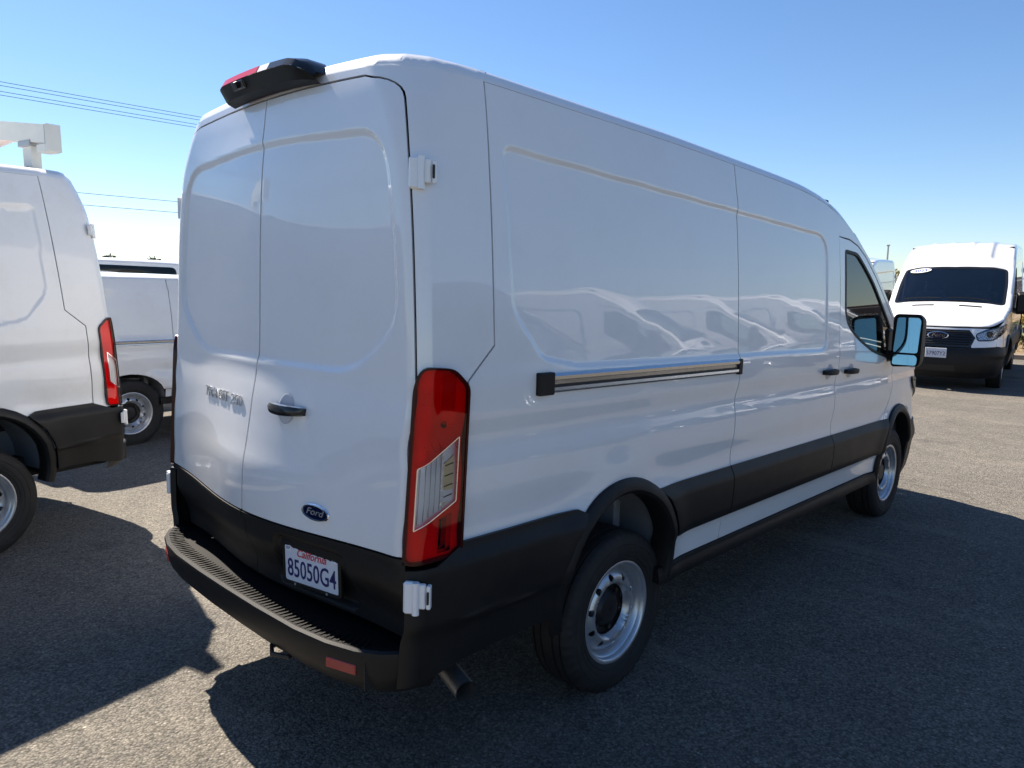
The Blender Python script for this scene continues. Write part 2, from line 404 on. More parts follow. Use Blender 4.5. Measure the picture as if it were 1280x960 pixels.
REC_REAR = rounded([(-.80, 1.66), (-.60, 1.475), (.60, 1.475), (.83, 1.66), (.82, 2.275), (0, 2.315), (-.82, 2.275)], [.10, .14, .14, .10, .13, .5, .13], 7)

RCZ = interp([(.2, .07), (1.85, .07), (2.1, .085), (2.25, .11), (2.38, .165), (2.47, .215), (2.6, .25)])
def ARCH(x): return .040*np.clip(1-(np.abs(x)/.80)**2.2, 0, 1)
class Body:
    def __init__(s, rwy=1.208, wb=3.75, ay=-.078):
        s.rwy = rwy; s.fwy = rwy+wb; s.arch = ((rwy+ay, .545), (s.fwy-.03, .545)); s.detail = True
    def flare(s, y, z):
        d = np.zeros_like(y)
        for cy, cz in s.arch:
            r = np.hypot(y-cy, (z-cz)); d = d+.016*np.exp(-((r-.44)/.085)**2)*(z > .3)
        return d
    def sx(s, y, z):
        x = HW(z)-.014*np.clip((.5-y)/.5, 0, 1)**2-.075*np.clip((y-4.3)/1.4, 0, 1.6)**2*1.0
        yy = np.ravel(y); zz = np.ravel(z); w = (yy > .36) & (yy < 3.36) & (zz > 1.44) & (zz < 2.30)
        if w.any():
            q = np.zeros(len(yy)); q[w] = smooth(.010, -.014, sdf(np.stack([yy[w], zz[w]], 1), REC_SIDE)); x = x-.010*q.reshape(np.shape(y))
        return x+s.flare(y, z)
    def wall(s, u, z):
        u = np.asarray(u, float); z = np.asarray(z, float)*np.ones_like(u); u = u*np.ones_like(z)
        side = s.sx(np.clip(u, UC, UF), z); y0 = Y0(z)
        x = side.copy(); rc = RCZ(z); y = np.where(u >= UC, u+(y0+rc-UC)*np.clip((.33-u)/(.33-UC), 0, 1), u)
        hx = s.sx(np.full_like(u, UC), z)-rc
        a = (u > US) & (u < UC); th = (u-US)/(UC-US)*math.pi/2
        x = np.where(a, hx+rc*np.sin(th), x); y = np.where(a, y0+rc*(1-np.cos(th)), y)
        r = u <= US; t = np.clip((u-U0)/XREF, -1.02, 1); xr = hx*t
        q = np.zeros(xr.size); w = (r & (z > 1.44) & (z < 2.35)).ravel()
        if w.any(): q[w] = smooth(.014, -.020, sdf(np.stack([(u-U0).ravel()[w], z.ravel()[w]], 1), REC_REAR))
        q = q.reshape(xr.shape)
        yr = y0-BOW(z)*(.5+.5*np.cos(math.pi*t))*1.0+.011*q
        x = np.where(r, xr, x); y = np.where(r, yr, y)
        # front corner and front face
        hf = s.sx(np.full_like(u, UF), z)-AF; yf = YF(z); fr = u > UF
        th = np.clip((u-UF)/(UFE-UF), 0, 1)*math.pi/2; bf = yf-.045-UF
        xf = np.where(u < UFE, hf+AF*np.cos(th), hf*(UFC-u)/(UFC-UFE)); ff = np.where(u < UFE, UF+bf*np.sin(th), yf-.045*np.clip((UFC-u)/(UFC-UFE), 0, 1)**2)
        x = np.where(fr, xf, x); y = np.where(fr, ff, y)
        return np.stack([x, y, z], -1)
    def top_outline(s):
        if hasattr(s, '_out'): return s._out
        rear = []
        for u in np.linspace(U0, UC, 30):
            z = 2.468+float(ARCH(s.wall(np.array([u]), np.array([2.485]))[0][0])); rear.append(s.wall(np.array([u]), np.array([z]))[0])
        rear[-1][1] = min(rear[-1][1], .28)
        ys = np.linspace(.30, 5.42, 106); z = ZE(ys); xs = np.array([s.wall(np.array([a]), np.array([b]))[0] for a, b in zip(ys, z)]); ys = xs[:, 1]; xs = xs[:, 0]
        fr = [s.wall(np.array([u]), np.array([1.12]))[0] for u in np.linspace(UF+.06, UFC, 30)]
        R = [(p[0], p[1]) for p in rear]+list(zip(xs, ys))+[(p[0], p[1]) for p in fr]
        s._out = R+[(-x, y) for x, y in R[::-1][1:-1]]
        s._ht = interp([(-1, .056), (3.2, .056), (3.8, .045), (4.8, .035), (5.2, .035), (5.7, .05), (6.2, .04)])
        s._cr = interp([(-1, .040), (2.0, .040), (2.8, .034), (3.6, .06), (4.2, .085), (4.9, .075), (5.2, .065), (5.7, .055), (5.95, .02), (6.2, .0)])
        s._hx = interp(sorted([(y, x) for x, y in zip(xs, ys)]+[(6.1, .55)]))
        return s._out
    def top(s, x, y):
        O = s.top_outline(); x = np.asarray(x, float); y = np.asarray(y, float); P = np.stack([x.ravel(), y.ravel()], 1)
        d = -sdf(P, O).reshape(x.shape); rr = .085; t = np.clip(d/rr, 0, 1); h = s._ht(y)*np.sqrt(np.clip(1-(1-t)**2, 0, 1))
        w = smooth(1.8, 2.9, y); c = (1-w)*ARCH(x)+w*s._cr(y)*np.clip(1-(np.abs(x)/s._hx(y))**2.2, 0, 1)*smooth(0, .35, d)
        rb = 0
        if s.detail:                                                     # pressed roof ribs
            for k in (-.48, -.16, .16, .48): rb = rb+.013*np.exp(-((x-k)/.045)**6)*smooth(.45, .7, y)*smooth(4.02, 3.9, y)
        return np.stack([x, y, ZE(y)+h+c+rb], -1)

def arc(c, r, a0, a1, n):
    return [(c[0]+r*math.cos(rad(a0+(a1-a0)*i/n)), c[1]+r*math.sin(rad(a0+(a1-a0)*i/n))) for i in range(n+1)]

class VanBuilder:
    def __init__(s, name, lod=0, body=None, zmap=None, paint='paint', cladding=True, slider=True, windows=False, ys=2.12, lean=0.):
        s.name = name; s.lod = lod; s.B = body or Body(); s.zm = zmap; s.paint = paint; s.clad = cladding; s.slider = slider; s.windows = windows
        s.step = (.035, .055, .11)[lod]; s.f = (.010, .016, .055)[lod]; s.bst = (.02, .03, .08)[lod]
        s.root = empty(name); s.ys = ys; s.lean = lean; s.lamp_ub = .205 if not lean else .125
    # --- output of parametric patches
    def emit(s, name, arr, m, parent=None, mirror=False):
        V, F, N = arr; V = np.array(V); N = np.array(N)
        if mirror:
            V = V*[-1, 1, 1]; N = N*[-1, 1, 1]; F = [tuple(reversed(f)) for f in F]
        if s.lean: V[:, 1] += s.lean*np.clip(V[:, 2]-1.3, 0, 3)**1.3*smooth(1.7, .2, V[:, 1])
        if s.zm:
            e = 1e-3; k = (s.zm(V[:, 2]+e)-s.zm(V[:, 2]-e))/(2*e); V[:, 2] = s.zm(V[:, 2]); N[:, 2] /= k; N /= np.linalg.norm(N, axis=1)[:, None]+1e-12
        me = bpy.data.meshes.new(name); me.from_pydata(V.tolist(), [], F); me.update()
        me.polygons.foreach_set('use_smooth', [True]*len(F)); me.normals_split_custom_set_from_vertices(N.tolist())
        return link(name, me, parent or s.root, m)
    def part(s, mb, name, m, parent=None, sharp=35, body=True):
        if s.lean and body: mb.V = [(x, y+float(s.lean*max(z-1.3, 0)**1.3*smooth(1.7, .2, np.array([y]))[0]), z) for x, y, z in mb.V]
        if s.zm and body: mb.V = [(x, y, float(s.zm(np.array([z]))[0])) for x, y, z in mb.V]
        return mb.build(name, m, parent or s.root, sharp)
    def wallpatch(s, poly, holes=(), off=0., depth=.016, gap=.0042, offf=None, step=None):
        f = s.B.wall if offf is None else (lambda u, z: offf(u, z))
        def fine(u, z):
            q = np.zeros(len(u), bool); w = (u > .36) & (u < 3.36) & (z > 1.44) & (z < 2.31)
            if w.any(): q[w] = np.abs(sdf(np.stack([u[w], z[w]], 1), REC_SIDE)) < .024
            w = (u < US+.02) & (z > 1.40) & (z < 2.36)
            if w.any(): q[w] |= np.abs(sdf(np.stack([u[w]-U0, z[w]], 1), REC_REAR)) < .035
            q |= (u > US-.02) & (u < UC+.03)
            return q
        q = inset(poly, gap) if gap else list(poly)
        if hasattr(s, 'ud'):
            for i, (p, r) in enumerate(zip(poly, q)):
                if s.ud-.06 < p[0] <= s.ud+1e-6 and 1.4 < p[1] < 2.46: k = RC/float(RCZ(np.array([p[1]]))[0]); q[i] = (p[0]+(r[0]-p[0])*k, r[1])
        return patch(q, [inset(h, -gap) for h in holes], f, step or s.step, fine, s.f, s.bst, depth, off)
    def offset_surface(s, fn):
        def g(u, z):
            e = 2e-3; P = s.B.wall(u, z); du = s.B.wall(u+e, z)-s.B.wall(u-e, z); dv = np.zeros_like(P); dv[..., 2] = 1
            n = np.cross(du, dv); n /= np.linalg.norm(n, axis=-1)[..., None]+1e-12
            return P+n*fn(u, z)[..., None]
        return g

    # --- whole van
    def build(s):
        B = s.B; (ra, fa) = B.arch; P = s.paint; RI = .385
        s.shell()
        zt = lambda y: float(ZE(np.array([y]))[0])+.0022
        # ---- rear frame / corner pillar with header
        ud = US+.045                                                     # u of the door edge
        s.ud = ud; s.za = lambda u: float(ARCH(B.wall(np.array([u]), np.array([2.485]))[0][0]))   # arch of the rear header
        za = s.za
        dt = 2.440
        EZ = [1.5, 1.9, 2.05, 2.15, 2.22, 2.28, 2.33]; s.EZ = EZ; T = lambda u: dt+za(u); s.T = T
        bz = lambda t: ((1-t)**2*ud+2*t*(1-t)*ud+t*t*(ud-.075), (1-t)**2*(dt-.075)+2*t*(1-t)*T(ud)+t*t*T(ud-.075)); s.crn = [bz(t) for t in np.linspace(0, 1, 9)]
        pil = [(ud, .88)]+[(ud, z) for z in EZ]+s.crn+[*[(u, T(u)) for u in np.linspace(ud-.10, U0-.004, 12)], *[(u, 2.4712+za(u)) for u in np.linspace(U0-.004, UC, 22)], (.33, 2.4712), (.33, 1.585), (.205, 1.47), (.205, .88)]
        ap = s.wallpatch(pil[::-1] if False else pil, gap=.003)
        s.emit('rear_pillar', ap, P); s.emit('rear_pillar', ap, P, mirror=True)
        # ---- quarter panel(s)
        def below(y0, y1, zb):                                           # bottom edge from y0 to y1 skirting the arches
            pts = [(y0, zb)]
            for (cy, cz) in B.arch:
                if y0 < cy < y1:
                    a = math.degrees(math.asin(np.clip((zb-cz)/RI, -1, 1))); pts += arc((cy, cz), RI, 180-a, a, 22 if s.lod == 0 else 12)
            return pts+[(y1, zb)]
        ys, yd, yh = s.ys, 3.515, 4.72
        def jog(y, side=0):                                              # door shut-line with its small step at the rail
            return [(y-.02, .64), (y-.012, .80), (y-.005, 1.0), (y, 1.12), (y-.004, 1.22), (y+.008, 1.30), (y+.010, 1.44), (y+.002, 1.50), (y+.004, 1.85), (y-.004, 2.22), (y-.006, 2.27), (y-.016, 2.34)]
        for mir in (False, True):
            sl = s.slider or not mir
            yq = ys if (not mir and s.slider) else yd
            top_q = [(yy, zt(yy)) for yy in np.linspace(yq-.02, .33, 12 if yq > 3 else 7)]
            bot = below(.205, yq-.02, .64)
            q = bot+(jog(yq)[1:])+top_q+[(.33, 1.585), (.205, 1.47)]
            s.emit('side_panel', s.wallpatch(q), P, mirror=mir)
            if not mir and s.slider:
                d = [(ys-.02, .64), (yd-.02, .64)]+jog(yd)[1:]+[(yy, zt(yy)) for yy in np.linspace(yd-.02, ys-.02, 8)]+jog(ys)[:0:-1]
                do = s.emit('sliding_door', s.wallpatch(d), P, mirror=mir); s.handle(do, 3.36, 1.335, mir)
            # front door with window opening
            win = rounded([(3.61, 2.125), (3.61, 1.66), (3.80, 1.555), (4.15, 1.435), (4.70, 1.355), (4.80, 1.40), (4.62, 1.555), (4.17, 1.925), (3.98, 2.04), (3.84, 2.115)], [.03, .12, .15, .15, .05, .04, .0, .1, .1, .05], 4)
            ap_ = [(4.62, 1.66), (4.45, 1.79), (4.2, 1.975), (4.0, 2.10), (3.85, 2.165), (3.70, 2.195), (yd-.01, 2.205)]
            d = [(yd-.02, .64)]+[(fa[0]-.48, .64), (fa[0]-.46, .80), (4.66, 1.02), (yh, 1.15), (yh, 1.40), (4.80, 1.48)]+ap_+[p for p in jog(yd)[:0:-1] if p[1] < 2.19]
            fd = s.emit('front_door', s.wallpatch(d, [win]), P, mirror=mir); s.handle(fd, 3.74, 1.322, mir)
            s.emit('window_glass', patch(inset(win, .004), [], B.wall, s.step*1.5, None, .02, s.bst, 0, -.006), 'glass', fd, mirror=mir)
            seal = patch(inset(win, -.004), [inset(win, .016)], B.wall, s.bst, None, .02, s.bst, .010, .003); s.emit('window_seal', seal, 'seal', fd, mirror=mir)
            # cab side above the door, up to the roof edge and A pillar
            top_c = [(yy, zt(yy)) for yy in (5.05, 4.95, 4.8, 4.65, 4.5, 4.35, 4.2, 4.0, 3.9, 3.8, 3.65, 3.5)]
            c = [(4.95, 1.40), (5.05, 1.36)]+top_c+[(yd-.02, zt(3.5)-.002), (yd-.008, 2.205), (3.70, 2.200)]+[(a+.004, b+.004) for a, b in ap_[:5][::-1]]+[(4.80, 1.485)]
            s.emit('windshield_pillar', s.wallpatch(c, gap=.002), P, mirror=mir)
            # fender
            fb = [(fa[0]-.46, .80), (fa[0]-.40, .80)]
            a0 = math.degrees(math.asin((.80-fa[1])/RI)); fb = [(fa[0]-.46, .80)]+arc(fa, RI, 180-a0, a0, 16)+[(5.50, .80), (UF+.30, .82), (UF+.30, 1.115)]
            ft = [(yy, zt(yy)) for yy in np.linspace(5.70, 5.06, 7)]
            fe = fb+ft+[(5.05, 1.355), (4.95, 1.395), (4.81, 1.475), (yh, 1.395), (yh, 1.15), (4.66, 1.02)]
            s.emit('fender', s.wallpatch(fe), P, mirror=mir)
            # sill strip in body colour and the dark step below it
            for y0_, y1_ in ((ra[0]+.40, yq-.04 if not mir else 2.2), (yq-.036 if not mir else 2.204, fa[0]-.43)):
                s.emit('sill_strip', s.wallpatch([(y0_, .505), (y1_, .505), (y1_, .637), (y0_, .637)], gap=.0015), P, mirror=mir)
            st = s.offset_surface(lambda u, z: .014+.02*smooth(.5, .44, z))
            s.emit('side_step', patch([(ra[0]+.34, .425), (fa[0]-.44, .425), (fa[0]-.44, .500), (ra[0]+.34, .500)], [], st, s.step, None, .02, s.bst, .05), 'plastic', mirror=mir)
            if s.clad: s.cladding(mir, yq, yd, ra, fa)
            s.wheel_well(mir, ra, fa)
            s.wheel(mir, B.rwy, False); s.wheel(mir, B.fwy, True)
            s.mirror(mir)
            if s.windows:
                for y0_, y1_ in ((.55, 1.95), (2.25, 3.4)):
                    w = rounded([(y0_, 1.75), (y1_, 1.75), (y1_, 2.40), (y0_+.03, 2.41)], .1, 5)
                    s.emit('side_window', patch(w, [], B.wall, s.step, None, .02, s.bst, .004, .006), 'glass_dark', mirror=mir)
        s.rail()
        s.rear_doors()
        s.rear_bumper()
        for mir in (False, True): s.tail_light(mir)
        s.roof()
        s.front()
        s.interior()
        return s.root

    def shell(s):
        """dark structure behind the panels, so that shut-lines read dark and no light leaks"""
        B = s.B; m = MB(); rings = []
        zs = [.50, .64, .9, 1.2, 1.5, 1.8, 2.1, 2.3, 2.43]
        ra = B.arch[0][0]
        for y in [.10, .3, ra-.44, ra-.43, ra, ra+.43, ra+.44, 1.9, 2.4, 2.9, 3.45]:
            r = []; inarch = abs(y-ra) < .435
            for z in zs: r.append((float(B.wall(np.array([y]), np.array([z]))[0][0])-.035-(.16 if y < .2 and z > 1.9 else .04 if y < .2 else 0), y+(.08 if y < .2 and z > 1.9 else 0), z) if not (inarch and z < 1.0) else (.46+.3*max(0, z-.6), y, z))
            zt = float(ZE(np.array([y]))[0])+.03; r += [(.5, y, zt), (-.5, y, zt)]+[(-a, b, c) for a, b, c in r[::-1]]
            rings.append([(x, yy, zz) for x, yy, zz in r])
        keep = []
        m.sweep(rings, closed=True)
        # open wheel arches in the shell: start its sides above the arch
        s.part(m, 'inner_shell', 'under')
        f = MB(); f.box((0, 3.0, .50), (1.24, 5.4, .10)); f.box((0, (B.arch[0][0]+B.arch[1][0])/2, .502), (1.72, B.arch[1][0]-B.arch[0][0]-.84, .098)); f.box((0, (B.arch[0][0]-.42)/2+.04, .502), (1.70, B.arch[0][0]-.50, .098)); s.part(f, 'floor_pan', 'under')
        g = MB()
        for x in (-.42, .42): g.box((x, 2.9, .42), (.09, 5.2, .10))
        g.tube([(-.75, B.rwy, .36), (.75, B.rwy, .36)], .05, 12); g.lathe_x([(-.16, .06), (-.1, .15), (0, .17), (.1, .15), (.16, .06)], 20, (0, B.rwy, .37))
        g.tube([(-.7, B.fwy, .36), (.7, B.fwy, .36)], .035, 10)
        s.part(g, 'chassis', 'under', body=False)

    def handle(s, parent, y, z, mir):
        B = s.B; x = float(B.wall(np.array([y]), np.array([z]))[0][0])
        m = MB(); prof = []
        for t in np.linspace(0, 1, 9):
            yy = y+(t-.5)*.20; o = .012+.030*math.sin(math.pi*t)**.6; hz = .014+.006*math.sin(math.pi*t)
            prof.append([(x+o-.012, yy, z-hz), (x+o+.010, yy, z-hz*.8), (x+o+.014, yy, z), (x+o+.010, yy, z+hz*.8), (x+o-.012, yy, z+hz)])
        m.sweep(prof, closed=True, smooth=True)
        s.part(m.mirror() if mir else m, 'handle', 'plastic', parent)
        # recessed finger dish
        d = patch(arc((y+.01, z), .05, 0, 354, 18), [], B.wall, .03, None, .02, .02, .001, .0012); s.emit('handle_dish', d, 'ring_grey', parent, mirror=mir)

    def cladding(s, mir, yq, yd, ra, fa):
        RO, RI = .450, .383
        prof = lambda u, z: .006+.020*smooth(.915, .835, z)-.006*smooth(.80, .64, z)
        g = s.offset_surface(prof)
        def arcy(c, z, side): return c[0]+side*math.sqrt(max(RO**2-(z-c[1])**2, 0))
        segs = [(arcy(ra, .78, 1)+.002, yq-.018), (yq-.010, yd-.018) if not mir or s.slider is False else (yq-.010, yd-.018), (yd-.010, arcy(fa, .78, -1)-.002)]
        if mir: segs = [(arcy(ra, .78, 1)+.002, 2.20), (2.205, yd-.018), (yd-.010, arcy(fa, .78, -1)-.002)]
        for i, (a, b) in enumerate(segs):
            l = [(arcy(ra, z, 1)+.002, z) for z in (.645, .70, .78, .85, .905)][::-1] if i == 0 else [(a, .905), (a, .645)]
            r = [(arcy(fa, z, -1)-.002, z) for z in (.645, .70, .78, .85, .905)] if i == 2 else [(b, .645), (b, .905)]
            s.emit('cladding', patch(l+r, [], g, s.step, lambda u, z: (z > .82)&(z < .93), max(s.f, .018), s.bst, .02), 'plastic', mirror=mir)
        for j, c in enumerate((ra, fa)):                                  # arch trims: swept lip around the opening
            m = MB(); rings = []; n = 44 if s.lod == 0 else 22
            a0, a1 = (197, -18)
            for i in range(n+1):
                a = rad(a0+(a1-a0)*i/n); ca, sa = math.cos(a), math.sin(a); ring = []
                for r, o in ((RO, .003), (RO-.004, .016), (RO-.025, .030), (RI+.016, .034), (RI+.002, .024), (RI-.004, .0), (RI-.004, -.07)):
                    y, z = c[0]+r*ca, max(c[1]+r*sa, .40); x = float(s.B.wall(np.array([y]), np.array([max(z, .42)]))[0][0])+o; ring.append((x, y, z))
                rings.append(ring)
            m.sweep(rings, smooth=True)
            s.part(m.mirror() if mir else m, 'arch_trim', 'plastic')
        # rear side and corner, from the arch round to the step
        def off(u, z):
            base = .008+.018*smooth(.915, .845, z)*smooth(-.05, .25, u)-.010*smooth(.79, .66, z)*smooth(.2, .4, u)
            ridge = .010*np.exp(-((z-(.655-.03*(u-.3)))/.012)**2)*smooth(.16, .24, u)*smooth(.62, .5, u)
            return base+ridge+.012
        g2 = s.offset_surface(off)
        l = [(arcy(ra, z, -1)-.001, z) for z in (.44, .52, .60, .70, .80, .90)]
        l = [p for p in l if p[1] > .50]; l = [(arcy(ra, .505, -1)-.001, .505)]+l
        poly = [(s.ud+.004, .455), (.10, .470), (.22, .500)]+l+[(ra[0]-.33, .925), (.42, .925), (.22, .925), (.10, .870), (s.ud+.004, .870)]
        s.emit('corner_cladding', patch(poly, [], g2, s.step, lambda u, z: (u < .12) | ((z > .80) & (z < .93)) | ((z > .60)&(z < .70)), max(s.f, .016), s.bst, .025), 'plastic', mirror=mir)

    def wheel_well(s, mir, ra, fa):
        for c in (ra, fa):
            m = MB(); rings = []
            for i in range(21):
                a = rad(187-194*i/20); rings.append([(x, c[0]+(.395)*math.cos(a), max(.25, c[1]+.395*math.sin(a))) for x in (.925, .72, .5)])
            m.sweep(rings, smooth=True)
            pts = [(.5, c[0]+.395*math.cos(rad(187-194*i/20)), max(.25, c[1]+.395*math.sin(rad(187-194*i/20)))) for i in range(21)]
            m.add(pts, [tuple(range(21))])
            m.box((.62, c[0]+.30, .74), (.20, .05, .22), bev=.01); m.box((.60, c[0]+.05, .80), (.14, .40, .05), bev=.01)
            s.part(m.mirror() if mir else m, 'wheel_liner', 'liner')

    WH = {}
    def wheel(s, mir, y, front):
        lod = min(s.lod, 1); key = lod
        if key not in VanBuilder.WH:
            N = (150, 72)[lod]
            t = MB(); prof = [(.055, .214), (.090, .214), (.099, .222), (.106, .236), (.1135, .262), (.1165, .290), (.1145, .315), (.1095, .332), (.1035, .343), (.094, .351), (.078, .3545), (.0765, .347), (.068, .347), (.0665, .3555),
                              (.038, .3565), (.0365, .348), (.028, .348), (.0265, .3565)]
            prof = prof+[(-x, r) for x, r in prof[::-1]]
            sh = {7, 8, 9, len(prof)-8, len(prof)-9, len(prof)-10}
            t.lathe_x(prof[::-1], N, rmod=lambda j, k: (-.009 if (k % 3 == 0 and j in sh) else 0) if N > 100 else 0)
            for r_, x_ in ((.300, .1168), (.268, .1148), (.247, .1105)):
                t.lathe_x([(x_-.002, r_-.002), (x_+.0012, r_), (x_-.002, r_+.002)][::-1], N)
            tme = t.build('tyre', 'rubber').data
            r = MB(); lip = [(.088, .216), (.099, .218), (.103, .2255), (.1045, .222), (.102, .212), (.096, .2065), (.080, .2035), (.074, .196), (.058, .1925), (.050, .189), (.036, .187), (-.06, .184), (-.09, .205), (-.10, .222)]
            r.lathe_x(lip[::-1], 72 if lod == 0 else 40)
            # pierced disc
            pr = interp([(.112, .050), (.118, .068), (.128, .080), (.145, .079), (.165, .066), (.188, .040)])
            fdisc = lambda a, b: np.stack([pr(np.hypot(a, b)), a, b], -1)
            holes = []
            for k in range(10):
                an = 2*math.pi*(k+.3)/10; holes.append([(.151*math.cos(an)+.0155*math.cos(q), .151*math.sin(an)+.0155*math.sin(q)) for q in np.linspace(0, 2*math.pi, 13)[:-1]])
            outer = [(.188*math.cos(q), .188*math.sin(q)) for q in np.linspace(0, 2*math.pi, 73)[:-1]]; inner = [(.112*math.cos(q), .112*math.sin(q)) for q in np.linspace(0, 2*math.pi, 49)[:-1]]
            V, F, Nn = patch(outer, holes+[inner], fdisc, .012 if lod == 0 else .03, None, .01, .01 if lod == 0 else .02, .006)
            r.add(V.tolist(), F, True); rme = r.build('wheel', 'steel', sharp=40).data
            h = MB(); h.lathe_x([(-.02, .0), (.0, .19), (-.01, .19)][:1]+[(-.015, .185), (.005, .150), (.030, .122), (.026, .09), (.040, .075), (.058, .060), (.062, .030), (.060, .004)], 32)
            for k in range(6):
                an = 2*math.pi*k/6; c = (.0, .095*math.sin(an), .095*math.cos(an)); h.lathe_x([(.012, .013), (.046, .012), (.050, .002)], 6, c, smooth=False)
            hme = h.build('hub', 'hub_dark').data
            for nm in ('tyre', 'wheel', 'hub'):
                for o in [o for o in COL.objects if o.name.startswith(nm) and o.parent is None and o.type == 'MESH' and o.data in (tme, rme, hme)]: bpy.data.objects.remove(o)
            VanBuilder.WH[key] = (tme, rme, hme)
        tme, rme, hme = VanBuilder.WH[key]; x = .793
        zc = .352+math.sin(RAKE)*(y-s.B.rwy)
        w = bpy.data.objects.new('wheel', rme); COL.objects.link(w); w.parent = s.root; w.location = (-x if mir else x, y, zc); w.scale = (1.0, 1.04, 1.04); w.rotation_euler = (random.random()*6 if not (front is False and not mir) else .25, 0, math.pi if mir else 0)
        for nm, me in (('tyre', tme), ('hub', hme)):
            c = bpy.data.objects.new(nm, me); COL.objects.link(c); c.parent = w

    def mirror(s, mir):
        m = MB(); cx, y, cz = 1.085, 4.50, 1.515
        def ring(yy, sx, sz, dz=0): return [(cx+px*sx, yy, cz+dz+pz*sz) for px, pz in rounded([(-1, -1), (1, -.92), (1, .86), (.72, 1), (-.80, 1), (-1, .9)], .28, 4)]
        m.sweep([ring(y-.012, .094, .190), ring(y-.022, .100, .196), ring(y+.02, .102, .198), ring(y+.08, .096, .185), ring(y+.12, .070, .145)], closed=True, smooth=True)
        o = MB()
        o.box((.965, y+.045, 1.40), (.14, .09, .07), bev=.02); o.box((.93, y+.05, 1.47), (.05, .13, .26), bev=.015)
        for p in (m, o):
            pass
        m.add(o.V, o.F)
        h = s.part(m.mirror() if mir else m, 'side_mirror', 'plastic')
        for nm, z0, z1 in (('mirror_glass', cz-.085, cz+.172), ('mirror_glass', cz-.175, cz-.100)):
            g = MB(); yy = y-.0235
            q = rounded([(cx-.080, z0), (cx+.082, z0), (cx+.084, z1-.02), (cx+.068, z1), (cx-.074, z1)], .018, 3)
            # glass leans a little outward and up
            pts = [(a, yy-.010+(a-cx)*.05+(b-cz)*.10, b) for a, b in q]; g.add(pts, [tuple(range(len(pts)))])
            s.part(g.mirror() if mir else g, nm, 'mirror_glass', h)

    def rail(s):
        if not s.slider: return
        B = s.B; m = MB(); d = MB(); rings = []; r2 = []
        y0, y1 = .585, 2.105
        for y in np.linspace(y0, y1, 24):
            z = 1.437-.004*(y-y0); x = float(B.wall(np.array([y]), np.array([1.437]))[0][0])
            rings.append([(x-.01, y, z+.040), (x+.012, y, z+.039), (x+.020, y, z+.028), (x+.018, y, z+.015), (x+.009, y, z+.011), (x+.008, y, z-.011), (x+.017, y, z-.014), (x+.018, y, z-.026), (x+.011, y, z-.034), (x-.01, y, z-.036)])
        m.sweep(rings, smooth=True); s.rl = s.part(m, 'slide_rail', 'alu', sharp=25)
        g = MB(); rr = []
        for y in np.linspace(y0, y1, 24):
            z = 1.437-.004*(y-y0); x = float(B.wall(np.array([y]), np.array([1.437]))[0][0]); rr.append([(x+.0105, y, z-.004), (x+.0105, y, z-.012)])
        g.sweep(rr); s.part(g, 'rail_slot', 'seal', s.rl)
        e = MB(); x = float(B.wall(np.array([y0]), np.array([1.437]))[0][0]); e.box((x+.004, y0-.005, 1.438), (.036, .085, .084), bev=.005); s.part(e, 'end_cap', 'plastic', s.rl)
        e = MB(); x = float(B.wall(np.array([y1]), np.array([1.43]))[0][0]); e.box((x+.004, y1-.005, 1.430), (.034, .035, .080), bev=.004); s.part(e, 'end_cap', 'plastic', s.rl)

    def rear_doors(s):
        B = s.B; ud = s.ud; dt = 2.440; us = U0-.02                        # meeting line a hair left of centre
        zb = lambda u: .872+.03*((u-U0)/.9)**2
        bot = [(u, zb(u)) for u in np.linspace(us, ud, 10)]
        right = bot+[(ud, z) for z in s.EZ]+s.crn+[(u, s.T(u)) for u in np.linspace(ud-.10, us, 12)]
        mu = 2*U0-us
        botl = [(u, zb(u)) for u in np.linspace(mu, ud, 10)]
        left = botl+[(ud, z) for z in s.EZ]+s.crn+[(u, s.T(u)) for u in np.linspace(ud-.10, mu, 12)]
        for mir, poly in ((False, right), (True, left)):
            d = s.emit('rear_door', s.wallpatch(poly, gap=.0052), s.paint, mirror=mir)
            # black lower skin of the door
            m0 = us if not mir else mu
            g = s.offset_surface(lambda u, z: -.012-.05*smooth(.80, .66, z))
            low = [(m0+.002, .60), (ud-.004, .60), (ud-.004, zb(ud)-.006)]+[(u, zb(u)-.006) for u in np.linspace(ud-.05, m0+.002, 9)]
            if s.lod == 0 and not mir:
                rec = rounded([(U0+.16, .625), (U0+.62, .625), (U0+.58, .825), (U0+.20, .825)], .03, 3)
                gg = s.offset_surface(lambda u, z: -.012-.05*smooth(.80, .66, z)-.022*smooth(.012, -.012, sdf(np.stack([np.ravel(u), np.ravel(z)], 1), rec).reshape(np.shape(u))))
                s.emit('door_skirt', patch(low, [], gg, s.step, lambda u, z: np.abs(sdf(np.stack([u, z], 1), rec)) < .03, .012, s.bst, .02), 'plastic', d)
            else: s.emit('door_skirt', patch(low, [], g, s.step, None, .02, s.bst, .02), 'plastic', d, mirror=mir)
            lip = s.offset_surface(lambda u, z: .004+0*u)
            s.emit('door_edge', patch([(m0+.003, .852), (ud-.006, .882)]+[(u, zb(u)-.001) for u in np.linspace(ud-.006, m0+.003, 9)], [], lip, s.step, None, .02, s.bst, .02), 'plastic', d, mirror=mir)
